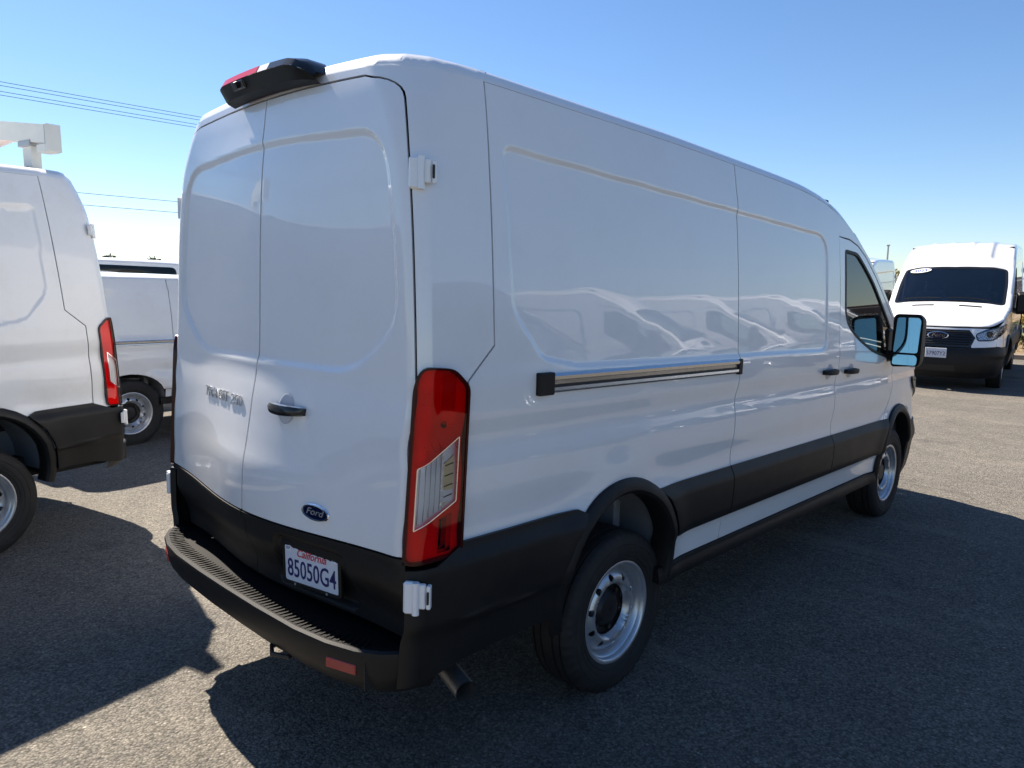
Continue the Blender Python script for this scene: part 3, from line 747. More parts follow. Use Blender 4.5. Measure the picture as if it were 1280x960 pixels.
            # hinges (upper on the pillar, lower on the corner cladding)
            for z, nm in ((2.125, 'upper'), (.790, 'lower')):
                P = B.wall(np.array([ud]), np.array([z]))[0]; e = .002; Q = B.wall(np.array([ud+e]), np.array([z]))[0]; a = math.atan2(Q[1]-P[1], Q[0]-P[0])
                R = Matrix.Rotation(a, 3, 'Z'); o = Vector(P)+R @ Vector((.030 if z > 1 else .036, -.010 if z > 1 else -.034, 0)); m = MB(); dz = .052 if z > 1 else .056
                m.box(o+R @ Vector((-.015, .004, 0)), (.036, .022, 2*dz-.006), R, .006); m.box(o+R @ Vector((.026, .005, .006)), (.026, .018, 2*dz-.030), R, .004); m.box(o+R @ Vector((.048, .010, .003)), (.014, .024, 2*dz-.034), R, .003)
                m.tube([o+R @ Vector((.008, -.004, -dz*.95)), o+R @ Vector((.008, -.004, dz*.95))], .012, 12)
                h = s.part(m.mirror() if mir else m, 'hinge', s.paint if True else 'paint', d)
                if s.lod == 0:
                    b = MB(); b.box(o+R @ Vector((.0470, -.003, .003)), (.007, .010, .042), R, .002); s.part(b.mirror() if mir else b, 'hinge_pin', 'seal', h)
            s.door = d if not mir else s.door
            if not mir: s.rdoor = d
            else: s.ldoor = d
        if s.lod == 0: s.rear_details()

    def rear_details(s):
        B = s.B
        def on(x, z, off=0.):                                            # point and frame on the rear face at lateral x
            u = U0+x/ (float(B.wall(np.array([US]), np.array([z]))[0][0]))*XREF
            P = Vector(B.wall(np.array([u]), np.array([z]))[0]); du = Vector(B.wall(np.array([u+.003]), np.array([z]))[0])-P; dz = Vector(B.wall(np.array([u]), np.array([z+.003]))[0])-P
            X = du.normalized(); N = X.cross(dz).normalized(); Z = N.cross(X).normalized()
            return P+N*off, Matrix((X, -N, Z)).transposed()                # columns: right, inward, up
        s.on_rear = on
        # door handle: bowed bar over a round dish
        o, R = on(.235, 1.312); dish = MB(); n = 28
        V = [o+R @ Vector((.052*math.cos(2*math.pi*k/n), -.0015, .058*math.sin(2*math.pi*k/n))) for k in range(n)]+[o+R @ Vector((.047*math.cos(2*math.pi*k/n), -.0025, .053*math.sin(2*math.pi*k/n))) for k in range(n)]
        dish.add(V, [(k, (k+1) % n, n+(k+1) % n, n+k) for k in range(n)]+[tuple(range(n, 2*n))]); hd = dish.build('handle_dish', 'ring_grey', s.rdoor)
        m = MB(); rings = []
        for t in np.linspace(0, 1, 15):
            x = (t-.5)*.205; d = .016+.032*math.sin(math.pi*t)**.55; h = .013+.007*math.sin(math.pi*t)**.5; sag = -.006*math.cos(math.pi*(t-.5))
            rings.append([o+R @ Vector((x+.02, -(d-.016), sag-h)), o+R @ Vector((x+.02, -(d+.004), sag-h*.9)), o+R @ Vector((x+.02, -(d+.010), sag)), o+R @ Vector((x+.02, -(d+.004), sag+h*.9)), o+R @ Vector((x+.02, -(d-.016), sag+h))])
        m.sweep(rings, closed=True, smooth=True); hn = m.build('handle', 'plastic_gloss', s.rdoor, 50)
        c = MB(); cr = []
        for t in np.linspace(.03, .97, 15):
            x = (t-.5)*.205; d = .016+.032*math.sin(math.pi*t)**.55; h = .013+.007*math.sin(math.pi*t)**.5; sag = -.006*math.cos(math.pi*(t-.5))
            cr.append([o+R @ Vector((x+.02, -(d+.0015), sag+h*.93)), o+R @ Vector((x+.02, -(d-.012), sag+h*1.12))])
        c.sweep(cr, smooth=True); c.build('handle_trim', 'chrome', hn)
        # oval emblem
        o, R = on(.460, .965); m = MB(); n = 40
        def ov(a, b, y): return [o+R @ Vector((a*math.cos(2*math.pi*k/n), y, b*math.sin(2*math.pi*k/n))) for k in range(n)]
        m.sweep([ov(.074, .031, -.001), ov(.074, .031, -.006), ov(.071, .028, -.010), ov(.067, .0245, -.0105), ov(.066, .0235, -.007)], closed=True, smooth=True, caps=False); em = m.build('emblem', 'chrome', s.rdoor, 30)
        m = MB(); m.add(ov(.0667, .0243, -.0075), [tuple(range(n))]); m.build('emblem_field', 'blue_oval', em)
        s.text('emblem_script', 'Ford', .035, o+R @ Vector((-.003, -.0085, -.009)), R, 'galv', em, shear=.32, sx=1.35, ext=.001)
        # model lettering on the other door
        o, R = on(-.365, 1.302); s.text('badge_letters', 'TRANSIT', .062, o+R @ Vector((0, -.003, -.020)), R, 'badge_metal', s.ldoor, fit=.265, ext=.0018)
        o, R = on(-.150, 1.300); s.text('badge_number', '250', .060, o+R @ Vector((0, -.003, -.020)), R, 'badge_metal', s.ldoor, fit=.105, ext=.0018)
        # licence plate
        o, R = on(.385, .728, -.048); m = MB(); W, H = .165, .0865
        R = R @ Matrix.Rotation(rad(-2.2), 3, 'Y')
        def rect(w, h, y, r=.012): return [o+R @ Vector((a, y, b)) for a, b in rounded([(-w, -h), (w, -h), (w, h), (-w, h)], r, 4)]
        m.sweep([rect(W, H, .0), rect(W, H, -.010), rect(W-.004, H-.004, -.014), rect(W-.012, H-.014, -.014), rect(W-.013, H-.015, -.009)], closed=True, caps=False)
        pl = m.build('license_plate', 'plastic', s.rdoor); pl['label'] = 'black framed plate reading 85050G4'
        m = MB(); p = rect(W-.010, H-.010, -.0095, .006); m.add(p, [tuple(range(len(p)))]); m.build('plate_face', 'plate_white', pl)
        s.text('plate_number', '85050G4', .098, o+R @ Vector((0, -.0105, -.052)), R, 'plate_ink', pl, sx=.80, ext=.0006, bold=.0006, fit=.275, fith=.070)
        s.text('plate_state', 'California', .040, o+R @ Vector((.0, -.0105, .030)), R, 'plate_red', pl, shear=.35, sx=1, ext=.0005, fit=.165, fith=.030, bold=.0004)
        for x, tx in ((-.132, 'SEP'), (.132, '24')):
            m = MB(); q = [o+R @ Vector((x+a, -.0102, .055+b)) for a, b in ((-.016, -.011), (.016, -.011), (.016, .011), (-.016, .011))]; m.add(q, [(0, 1, 2, 3)]); st = m.build('sticker', 'decal_white', pl)
            s.text('sticker_text', tx, .016, o+R @ Vector((x, -.0107, .050)), R, 'plate_ink', pl, sx=1, ext=.0002, fit=.024)
        for x in (-.09, .09):
            m = MB(); m.tube([o+R @ Vector((x, -.016, -.078)), o+R @ Vector((x, -.012, -.078))], .005, 10); m.build('bolt', 'galv', pl)

    def text(s, name, body, size, o, R, m, parent, shear=0., sx=1., ext=.001, bold=0., fit=None, fith=None):
        cu = bpy.data.curves.new(name, 'FONT'); cu.body = body; cu.size = size; cu.align_x = 'CENTER'; cu.shear = shear; cu.extrude = ext; cu.offset = bold; cu.resolution_u = 3
        t = bpy.data.objects.new(name, cu); COL.objects.link(t); bpy.context.view_layer.update()
        me = bpy.data.meshes.new_from_object(t.evaluated_get(bpy.context.evaluated_depsgraph_get())); bpy.data.objects.remove(t)
        n = len(me.vertices); V = np.empty(n*3); me.vertices.foreach_get('co', V); V = V.reshape(-1, 3)
        kx = sx
        if fit: kx = fit/(V[:, 0].max()-V[:, 0].min())
        ky = 1. if not fith else fith/(V[:, 1].max()-V[:, 1].min())
        A = np.array([[R[i][j] for j in range(3)] for i in range(3)])
        L = np.stack([V[:, 0]*kx, -V[:, 2], V[:, 1]*ky], 1) @ A.T + np.array(o)
        me.vertices.foreach_set('co', L.ravel()); me.update(); me.materials.clear()
        return link(name, me, parent, m)

    def rear_bumper(s):
        B = s.B; m = MB()
        # plan path of the lip from the left side round to the right side, with the face section below it
        half = [(0, -.190), (.25, -.188), (.5, -.178), (.66, -.155), (.78, -.118), (.855, -.072), (.90, -.020), (.926, .035), (.940, .10)]
        path = [(-x, y) for x, y in half[:0:-1]]+half
        zl = .585
        lip = []; n = len(path); rings = []
        for i, (x, y) in enumerate(path):
            a = np.array(path[max(i-1, 0)]); b = np.array(path[min(i+1, n-1)]); t = (b-a)/np.linalg.norm(b-a); nx, ny = t[1], -t[0]    # outward normal
            e = smooth(.80, .93, np.array([abs(x)]))[0]; zz = zl+.0*e
            r = []
            for o, z in ((-.10, zz-.004), (-.030, zz), (-.008, zz+.001), (.002, zz-.006), (.004, zz-.02), (-.006, zz-.085), (-.018, zz-.12), (-.055, zz-.165), (-.11, zz-.178)):
                r.append((x+nx*o*(1 if abs(x) < .93 else .8), y+ny*o, z))
            rings.append(r)
        m.sweep([r[2:] for r in rings], smooth=True)
        bp = s.part(m, 'rear_bumper', 'plastic', sharp=30)
        # step floor between the lip and the doors
        f = MB(); rr = []
        for (x, y), r in zip(path, rings):
            if abs(x) > .93: continue
            rr.append([r[2], r[1], (x, max(y+.06, -.10), zl-.006), (x, .06, zl-.02), (x, .10, zl-.02)])
        f.sweep(rr); s.part(f, 'step_floor', 'step_black', bp)
        if s.lod == 0:                                                    # tread ribs across the step
            xs = np.linspace(-.86, .80, 64); hx = np.array([p[0] for p in path]); hy = np.array([p[1] for p in path])
            rme = None
            for x in xs:
                y = float(np.interp(x, hx, hy)); y2 = float(np.interp(x+.01, hx, hy)); a = math.atan2(y2-y, .01)
                if rme is None:
                    q = MB(); q.box((0, .045, .0), (.009, .060, .004), bev=.0012); o = q.build('tread_rib', 'step_black', bp); rme = o.data
                else: o = bpy.data.objects.new('tread_rib', rme); COL.objects.link(o); o.parent = bp
                o.location = (x, y, zl+.0015); o.rotation_euler = (0, 0, a)
        for sx in (-1, 1):                                                # red reflectors, seams
            x0, x1 = .655, .785
            q = MB(); pts = []
            for x in (x0, x1):
                y = float(np.interp(x, [p[0] for p in half], [p[1] for p in half])); a = -.5*(x-.55)
                for dy, z in ((.0, zl-.052), (.004, zl-.094)): pts.append((sx*(x+.0), y+.0035+dy, z))
            P = [Vector(p) for p in pts]; c = sum(P, Vector())/4; ang = math.atan2((P[2]-P[0]).y, (P[2]-P[0]).x*sx)
            R = Matrix.Rotation(ang*sx, 3, 'Z'); q.box(c, (.125, .014, .038), R, .003); s.part(q, 'rear_reflector', 'red_reflector', bp)
            q = MB(); y = float(np.interp(.80, [p[0] for p in half], [p[1] for p in half]))
            q.box((sx*.81, y+.030, zl-.075), (.005, .05, .13)); s.part(q, 'bumper_seam', 'seal', bp)
        e = MB(); e.tube([(.30, .70, .46), (.50, .42, .45), (.72, .27, .43), (.99, .19, .405)], [.035, .036, .038, .038], 18, cap=False)
        e.tube([(.99, .19, .405), (.72, .27, .43), (.50, .42, .45)], [.034, .034, .032], 18, cap=False); s.part(e, 'exhaust_pipe', 'exhaust', body=False)
        h = MB(); h.tube([(.30, -.06, .44), (.27, -.14, .42), (.33, -.17, .42), (.39, -.14, .42), (.36, -.06, .44)], .010, 8); s.part(h, 'tow_eye', 'hub_dark', body=False)

    def tail_light(s, mir):
        B = s.B; za, zb = .90, 1.50
        def surf(fn):                                                     # straight-sided lamp surface, independent of the body's creases
            def g(u, z):
                e = 2e-3; t = (z-za)/(zb-za); A0 = B.wall(u, np.full_like(u, za)); A1 = B.wall(u, np.full_like(u, zb)); P = A0+(A1-A0)*t[..., None]; P[..., 2] = z
                d0 = B.wall(u+e, np.full_like(u, za))-B.wall(u-e, np.full_like(u, za)); up = np.zeros_like(P); up[..., 2] = 1; n = np.cross(d0, up); n /= np.linalg.norm(n, axis=-1)[..., None]+1e-12
                return P+n*(.010+fn(u, z))[..., None]
            return g
        C = lambda v: surf(lambda u, z: v+0*u)
        ua, ub = s.ud-.003, s.lamp_ub
        out = rounded([(ua, .885), (ub, .885), (ub, 1.455), (ub-.07, 1.516), (.02, 1.526), (ua, 1.462)], [.03, .03, .025, .03, .03, .03], 4)
        fn = lambda u, z: u < UC+.03
        hs = s.emit('tail_light', patch(out, [inset(out, .008)], C(.010), .03, fn, .014, .02, .05), 'bezel', mirror=mir)
        inn = inset(out, .0075); du = ub-ua
        tri = lambda v: np.abs((v % 1.)*2-1)
        flute = lambda u, z: -.030+np.where(z > 1.33, .016*tri(u/.034), np.where(z < 1.04, .014*tri(z/.026), .014*tri(u/.030+z/.05)))
        s.emit('reflector_bowl', patch(inn, [], surf(flute), .03, (lambda u, z: u > -9) if s.lod == 0 else None, .006, .02, .0), 'lamp_bowl', hs, mirror=mir)
        tc = lambda u: 1.185+(u-ua)/du*.130; bc = lambda u: .985+(u-ua)/du*.110
        clear = rounded([(ua+.024, bc(ua+.024)), (ub-.036, bc(ub-.036)), (ub-.036, tc(ub-.036)), (ua+.024, tc(ua+.024))], .004, 2)
        s.emit('red_lens', patch(inn, [clear], surf(lambda u, z: .007+.003*np.exp(-((u-.05)/.02)**2)), .03, fn, .014, .02, .004), 'lens_red', hs, mirror=mir)
        s.emit('clear_lens', patch(clear, [], C(.006), .03, fn, .014, .02, .003), 'lens_clear', hs, mirror=mir)
        fr = s.emit('clear_frame', patch(inset(clear, -.001), [inset(clear, .0025)], C(.0085), .02, fn, .014, .02, .003), 'chrome', hs, mirror=mir)
        if s.lod == 0:
            pt = lambda u, z, o: tuple(C(o)(np.array([u]), np.array([z]))[0])
            um = ua+.56*du
            def slab(name, m, u0, u1, z0f, z1f, o0, o1):
                k = MB(); us = np.linspace(u0, u1, 5)
                k.sweep([[pt(u, z0f(u), o1), pt(u, z0f(u), o0), pt(u, z1f(u), o0), pt(u, z1f(u), o1)] for u in us], closed=True); return s.part(k.mirror() if mir else k, name, m, hs)
            slab('lamp_divider', 'lamp_bowl', um-.004, um+.004, lambda u: bc(u)+.004, lambda u: tc(u)-.004, -.002, -.03)
            slab('amber_reflection', 'sticker', um+.006, ub-.042, lambda u: bc(u)+.012, lambda u: tc(u)-.060, -.006, -.028)  # tan slab painted in for the amber bulb's reflection
            slab('lamp_block', 'lens_red', ua+.095, ua+.150, lambda u: 1.33, lambda u: 1.50, -.004, -.022)
            slab('lamp_block', 'red_plastic', ua+.155, ub-.03, lambda u: 1.40, lambda u: 1.45, -.012, -.026)
            slab('lamp_block', 'lens_red', ua+.03, ua+.06, lambda u: 1.40, lambda u: 1.44, -.004, -.022)
            slab('lamp_block', 'lens_red', ua+.115, ub-.04, lambda u: .905, lambda u: .985+(u-ua)*.3, -.006, -.02)
            k = MB(); k.tube([pt(ua+.11, 1.335, -.02), pt(ua+.11, 1.335, -.004)], .012, 12); s.part(k.mirror() if mir else k, 'lamp_bulb', 'hub_dark', hs)
            for i in range(4):
                z = 1.09+.035*i; k = MB(); k.tube([pt(u, z+.2*(u-um), -.004) for u in np.linspace(um+.012, ub-.046, 5)], .0018, 5); s.part(k.mirror() if mir else k, 'lamp_line', 'hub_dark', hs)
            for i in range(5):
                u = ua+.034+.019*i; k = MB(); k.tube([pt(u, z, -.006) for z in np.linspace(bc(u)+.01, tc(u)-.01, 4)], .0016, 5); s.part(k.mirror() if mir else k, 'lamp_rib', 'galv', hs)

    def roof(s):
        B = s.B; O = B.top_outline(); st = s.step*1.15
        ysplit = 5.06
        ring = [p for p in O if p[1] < ysplit]; xr = [p for p in ring]
        i0 = max(range(len(O)), key=lambda i: O[i][1])
        R = [p for p in O[:len(O)//2+1] if p[1] < ysplit]; xe = float(B._hx(np.array([ysplit])))
        poly = R+[(xe, ysplit), (-xe, ysplit)]+[(-x, y) for x, y in R[::-1][:-1]]
        wt, wb_ = 4.14, 5.00; hx = lambda y: float(B._hx(np.array([y])))
        ws = rounded([(-hx(wt)+.105, wt), (-.4, wt+.05), (0, wt+.065), (.4, wt+.05), (hx(wt)-.105, wt), (hx(4.5)-.085, 4.5), (hx(wb_)-.085, wb_-.02), (.45, wb_+.015), (0, wb_+.02), (-.45, wb_+.015), (-hx(wb_)+.085, wb_-.02), (-hx(4.5)+.085, 4.5)], [.08, 0, 0, 0, .08, .1, .07, .1, .1, .1, .07, .1], 4)
        s.ws = ws
        def fine(x, y): return pdist(np.stack([x, y], 1), O) < .10
        s.emit('roof', patch(poly, [ws], B.top, st, fine, (.018, .04, .06)[s.lod], s.bst, .014), s.paint)
        s.wind = s.emit('windshield', patch(inset(ws, .004), [], B.top, st, None, .02, s.bst, 0, -.006), 'glass')
        s.emit('windshield_border', patch(inset(ws, .003), [rounded(inset(ws, .045), .02, 2)], B.top, st, None, .02, s.bst, 0, -.003), 'plastic_gloss', s.wind)
        # gutter/edge strip shadow line along the roof side
        F = [p for p in O[:len(O)//2+1] if p[1] >= ysplit]
        hp = [(-xe, ysplit+.005), (xe, ysplit+.005)]+F+[(-x, y) for x, y in F[::-1][1:]]
        hd = s.emit('hood', patch(inset(hp, .004), [], B.top, st, fine, (.02, .04, .06)[s.lod], s.bst, .02), s.paint)
        s.hood = hd
        for x in (-.36, .36):                                            # hood vents
            v = rounded([(x-.17, 5.12), (x+.17, 5.12), (x+.17, 5.17), (x-.17, 5.17)], .012, 2)
            s.emit('hood_vent', patch(v, [], B.top, .05, None, .02, .05, .002, .004), 'plastic', hd)
        if s.lod < 2:
            w = MB()
            for x0, x1 in ((-.62, .02), (.10, .70)):
                p = [tuple(B.top(np.array([x]), np.array([4.95-.02*math.sin((x-x0)*4)]))[0]+np.array([0, .02, .02])) for x in np.linspace(x0, x1, 7)]; w.tube(p, .009, 6)
            s.part(w, 'wiper', 'plastic', s.wind)
        # third brake light on the roof's rear edge
        z0 = 2.492; m = MB()
        def sect(x, k, z=0):                                             # section in y-z, k shrinks to the ends
            yb = float(B.wall(np.array([U0+abs(x)]), np.array([2.44]))[0][1]); c = -.020*(abs(x)/.40)**2.2
            return [(x, yb-.004, z0-.004+c), (x, yb-.050*k-.006, z0+.004+c), (x, yb-.080*k-.006, z0+.050*k+c), (x, yb-.072*k, z0+.076*k+c), (x, yb-.02, z0+.088*k+c), (x, yb+.05, z0+.086*k+c), (x, yb+.13, z0+.058*k+c)]
        xs = [-.265, -.258, -.24, -.21, -.17, -.1, 0, .1, .2, .27, .32, .355, .375]; ks = [.35, .6, .9, 1, 1, 1, 1, 1, 1, 1, .9, .6, .35]
        m.sweep([sect(x, k)[:3] for x, k in zip(xs, ks)], smooth=True); hb = s.part(m, 'brake_light_housing', 'plastic', sharp=30)
        for a, b, mt, nm in ((-.262, .075, 'red_plastic', 'brake_lens'), (.078, .15, s.paint, 'housing_cap'), (.152, .375, 'plastic_gloss', 'housing_cap')):
            q = MB(); xx = [x for x in np.linspace(a, b, 12)]
            q.sweep([[(p[0], p[1]-(.002 if nm == 'brake_lens' else 0), p[2]+.001) for p in sect(x, float(np.interp(x, xs, ks)))[2:6]] for x in xx], smooth=True); s.part(q, nm, mt, hb)
        q = MB(); xx = np.linspace(-.262, .375, 12); q.sweep([sect(x, float(np.interp(x, xs, ks)))[5:] for x in xx], smooth=True); s.part(q, 'housing_top', s.paint, hb)
        if s.lod == 0:
            q = MB(); q.box((-.08, -.060, 2.530), (.10, .03, .035), Matrix.Rotation(rad(25), 3, 'X'), .006); q.tube([(-.08, -.072, 2.528), (-.08, -.084, 2.520)], .012, 14); s.part(q, 'camera_eye', 'plastic_gloss', hb)
            # rear roof joints over the corner
            for sx in (-1, 1):
                j = MB(); pts = []
                for t in np.linspace(0, 1, 14):
                    y = .36; x = .838-.33*t; p = B.top(np.array([x]), np.array([y+.0*t]))[0]; pts.append((sx*p[0], p[1], p[2]-.001))
                j.tube(pts, .0022, 5); s.part(j, 'roof_joint', 'seal')

    def front(s):
        B = s.B; st = s.step
        W = B.wall; FC = UFC
        # nose in body colour round the grille and lamps, lower bumper in black
        for mir in (False, True):
            up = [(UF+.303, .82), (FC-.52, .80), (FC-.50, .86), (FC-.58, .96), (FC-.46, 1.085), (FC, 1.085), (FC, 1.112), (UF+.303, 1.112)]
            s.emit('front_panel', patch(up, [], W, st, None, .02, s.bst, .01), s.paint, mirror=mir)
            lw = s.offset_surface(lambda u, z: .012+.015*smooth(.8, .7, z)-.02*smooth(.42, .3, z))
            lo = [(B.arch[1][0]+.40, .30), (FC, .28), (FC, .795), (FC-.52, .795), (UF+.30, .815), (B.arch[1][0]+.36, .80)]
            s.emit('front_bumper', patch(lo, [], lw, st, None, .02, s.bst, .02), 'plastic', mirror=mir)
            li = rounded([(FC-.34, .40), (FC, .40), (FC, .50), (FC-.30, .50)], .01, 2); s.emit('lower_intake', patch(li, [], s.offset_surface(lambda u, z: .030+0*u), st, None, .02, s.bst, .006), 'seal', mirror=mir)
            # headlight wrapping the corner
            hl = rounded([(FC-.62, .92), (FC-.86, .93), (UF-.02, 1.10), (UF-.10, 1.18), (UF+.12, 1.16), (FC-.72, 1.09), (FC-.58, 1.02)][::-1], .03, 3)
            hp = s.emit('headlight', patch(hl, [], s.offset_surface(lambda u, z: -.004+0*u), st, None, .02, s.bst, .01, .008), 'head_bowl', mirror=mir)
            s.emit('headlight_rim', patch(inset(hl, -.012), [inset(hl, .006)], s.offset_surface(lambda u, z: .010+0*u), st, None, .02, s.bst, .012), 'plastic_gloss', hp, mirror=mir)
            s.emit('headlight_lens', patch(inset(hl, -.004), [], s.offset_surface(lambda u, z: .014+0*u), st, None, .02, s.bst, .012), 'lens_clear', hp, mirror=mir)
            pj = MB(); c = Vector(W(np.array([FC-.80]), np.array([1.02]))[0])+Vector((.0, .008, 0)); pj.tube([c-Vector((.01, .01, 0)), c+Vector((.008, .006, 0))], [.055, .05], 20); s.part(pj.mirror() if mir else pj, 'projector', 'plastic_gloss', hp)
            gr = [(FC-.50, .805), (FC, .805), (FC, 1.08), (FC-.46, 1.08), (FC-.575, .96)]
            gp = s.emit('grille', patch(gr, [], s.offset_surface(lambda u, z: .004+0*u), st, None, .02, s.bst, .02), 'plastic_gloss', mirror=mir)
            if s.lod < 2:
                for z in (.85, .89, .93, .97, 1.01, 1.05):
                    b = MB(); u0 = FC-.47-.06*(1-abs(z-.95)/.12); p = [tuple(s.offset_surface(lambda u, z: .016+0*u)(np.array([u]), np.array([z]))[0]) for u in np.linspace(u0, FC, 8)]; b.tube(p, .009, 5); s.part(b.mirror() if mir else b, 'grille_bar', 'plastic', gp)
        o = Vector(W(np.array([FC]), np.array([.985]))[0])+Vector((0, .022, 0)); R = Matrix(((-1, 0, 0), (0, -1, 0), (0, 0, 1))); n = 32
        R = Matrix.Rotation(math.pi, 3, 'Z')
        def ov(a, b, y): return [o+R @ Vector((a*math.cos(2*math.pi*k/n), y, b*math.sin(2*math.pi*k/n))) for k in range(n)]
        m = MB(); m.sweep([ov(.155, .065, .015), ov(.155, .065, -.006), ov(.145, .057, -.012), ov(.138, .051, -.006)], closed=True, smooth=True, caps=False); em = s.part(m, 'emblem', 'chrome')
        m = MB(); m.add(ov(.139, .052, -.007), [tuple(range(n))]); s.part(m, 'emblem_field', 'blue_oval', em)
        if s.lod < 2:
            t = s.text('emblem_script', 'Ford', .078, o+R @ Vector((0, -.009, -.020)), R, 'chrome', em, shear=.3, sx=1.3, ext=.001)
            if s.zm:
                for v in t.data.vertices: v.co.z = float(s.zm(np.array([v.co.z]))[0])
        if s.lod < 2:
            m = MB(); c = Vector(W(np.array([FC]), np.array([.70]))[0])+Vector((0, .05, 0)); m.box(c, (.31, .012, .16), bev=.004); fp = s.part(m, 'front_plate', 'plate_white')
            s.text('plate_number', '57907Y2', .09, c+Vector((0, .008, -.04)), R, 'plate_ink', fp, fit=.27, fith=.065, ext=.0006)

    def interior(s):
        m = MB(); m.box((0, 3.50, 1.35), (1.70, .03, 1.70)); s.part(m, 'bulkhead', 'interior')
        m = MB(); rings = []
        for x in np.linspace(-.84, .84, 9):
            rings.append([(x, 4.98, 1.20), (x, 4.93, 1.36), (x, 4.72, 1.37), (x, 4.52, 1.30), (x, 4.46, 1.10), (x, 4.6, .8)])
        m.sweep(rings, smooth=True); s.part(m, 'dashboard', 'interior')
        for x in (-.42, .42):
            m = MB(); m.box((x, 3.86, .98), (.52, .54, .18), bev=.06); m.box((x, 3.66, 1.36), (.50, .16, .70), Matrix.Rotation(rad(-10), 3, 'X'), .06); m.box((x, 3.62, 1.80), (.26, .10, .20), bev=.04); s.part(m, 'seat', 'seat_cloth')
        m = MB(); c = Vector((-.42, 4.36, 1.30)); tl = Matrix.Rotation(rad(62), 3, 'X'); n = 28
        pts = [c+tl @ Vector((.19*math.cos(2*math.pi*k/n), .19*math.sin(2*math.pi*k/n), 0)) for k in range(n+1)]; m.tube(pts, .016, 8, cap=False)
        for a in (0, 2.4, 3.9): m.tube([c, c+tl @ Vector((.19*math.cos(a), .19*math.sin(a), 0))], .014, 6)
        s.part(m, 'steering_wheel', 'interior')
        m = MB(); m.box((0, 4.06, .62), (1.66, 1.4, .06)); s.part(m, 'cab_floor', 'interior')

RAKE = .0163
def place(root, x, y, rz, scale=1., rake=RAKE, z=0., pivot=1.208):
    R = Matrix.Rotation(rz, 4, 'Z') @ Matrix.Translation((0, pivot, 0)) @ Matrix.Rotation(-rake, 4, 'X') @ Matrix.Translation((0, -pivot, 0)) @ Matrix.Scale(scale, 4)
    root.matrix_world = Matrix.Translation((x, y, z)) @ R
def copy_tree(o, parent=None):
    c = o.copy(); COL.objects.link(c); c.parent = parent
    if parent: c.matrix_parent_inverse = o.matrix_parent_inverse
    for ch in list(o.children): copy_tree(ch, c)
    return c

# ------------------------------------------------------------------ ground
def ground_z(y): return .030*np.clip(y-8, 0, 12)*.30
def build_ground():
    xs = [-2500, -600, -150, -60, -30, -15, -6, 0, 6, 15, 30, 60, 150, 600, 2500]; ys = [-2500, -600, -150, -40, -15, -5, 0, 5, 7, 8, 9, 10, 12, 14, 16, 18, 20, 22, 26, 32, 60, 150, 600, 2500]
    V = [(x, y, float(ground_z(np.array([y]))[0])) for y in ys for x in xs]; n = len(xs)
    F = [(j*n+i, j*n+i+1, (j+1)*n+i+1, (j+1)*n+i) for j in range(len(ys)-1) for i in range(n-1)]
    m = MB(); m.add(V, F, True); o = m.build('ground', 'asphalt', sharp=180); kind(o, 'structure'); o['label'] = 'worn grey asphalt of the parking lot'
build_ground()

# ------------------------------------------------------------------ vans
hero = VanBuilder('cargo_van', 0).build(); place(hero, 0, 0, 0)
tag(hero, 'large glossy white cargo van in the foreground, seen from its rear corner, plate 85050G4', 'van')

def zscale(z0, k):
    def f(z): return np.where(z < z0, z, z0+(z-z0)*k)
    return f
lv = VanBuilder('cargo_van', 1, Body(.95, 3.75, -.03), paint='paint_old', lean=.062).build()
def rack(van):
    # one wide crosswise carrier, highest in the middle, on two posts
    for y in (.17, 1.9):
        m = MB(); rings = []
        for x in np.linspace(-.63, .63, 13):
            t = 1-abs(x)/.63; zt, zb_ = 2.850+.085*t, 2.725+.075*t
            rings.append([(x, y-.045, zb_), (x, y+.045, zb_), (x, y+.045, zt), (x, y-.045, zt)])
        m.sweep(rings, closed=True); r = m.build('roof_carrier', 'white_metal', van.root)
        for sx in (-1, 1):
            m = MB(); m.box((sx*.565, y, 2.698), (.125, .10, .060), bev=.006); m.build('end_bracket', 'white_metal', r)
            m = MB(); m.box((sx*.636, y, 2.765), (.014, .104, .185), bev=.003); m.build('end_plate', 'white_metal', r)
            m = MB(); m.box((sx*.615, y, 2.770), (.006, .095, .165)); m.build('edge_trim', 'galv', r)
            m = MB(); m.box((sx*.34, y, 2.640), (.115, .07, .20), bev=.004); m.box((sx*.35, y, 2.548), (.20, .11, .03), bev=.004); m.build('post', 'white_metal', r)
            m = MB(); m.box((sx*.34, y, 2.745), (.16, .11, .040), bev=.004); m.build('clamp', 'galv', r)
            m = MB(); m.tube([(sx*.34, y+.034, 2.575), (sx*.34, y+.045, 2.575)], .012, 8); m.build('bolt', 'hub_dark', r)
class _v: pass
_r = _v(); _r.root = lv; rack(_r)
place(lv, -3.95, .265, rad(192.5), pivot=.95)
tag(lv, 'white cargo van cut off by the left picture edge, white carrier on its roof', 'van')

v3 = VanBuilder('compact_van', 2, Body(.85, 2.9, -.03), zscale(.5, .673), 'paint_old', cladding=False, ys=1.33).build(); place(v3, -6.58, .51, rad(7.9), rake=.004, pivot=.85)
tag(v3, 'low white compact van with sliding side door, half hidden behind the roof carrier van', 'van')
v4 = VanBuilder('passenger_van', 2, Body(1.1, 3.3, -.05), zscale(.5, .81), 'paint_old', windows=True).build(); place(v4, -10.5, 1.6, rad(7.9), rake=.004, pivot=1.1)
tag(v4, 'white passenger van with dark side windows, only its roofline visible above the compact van', 'van')

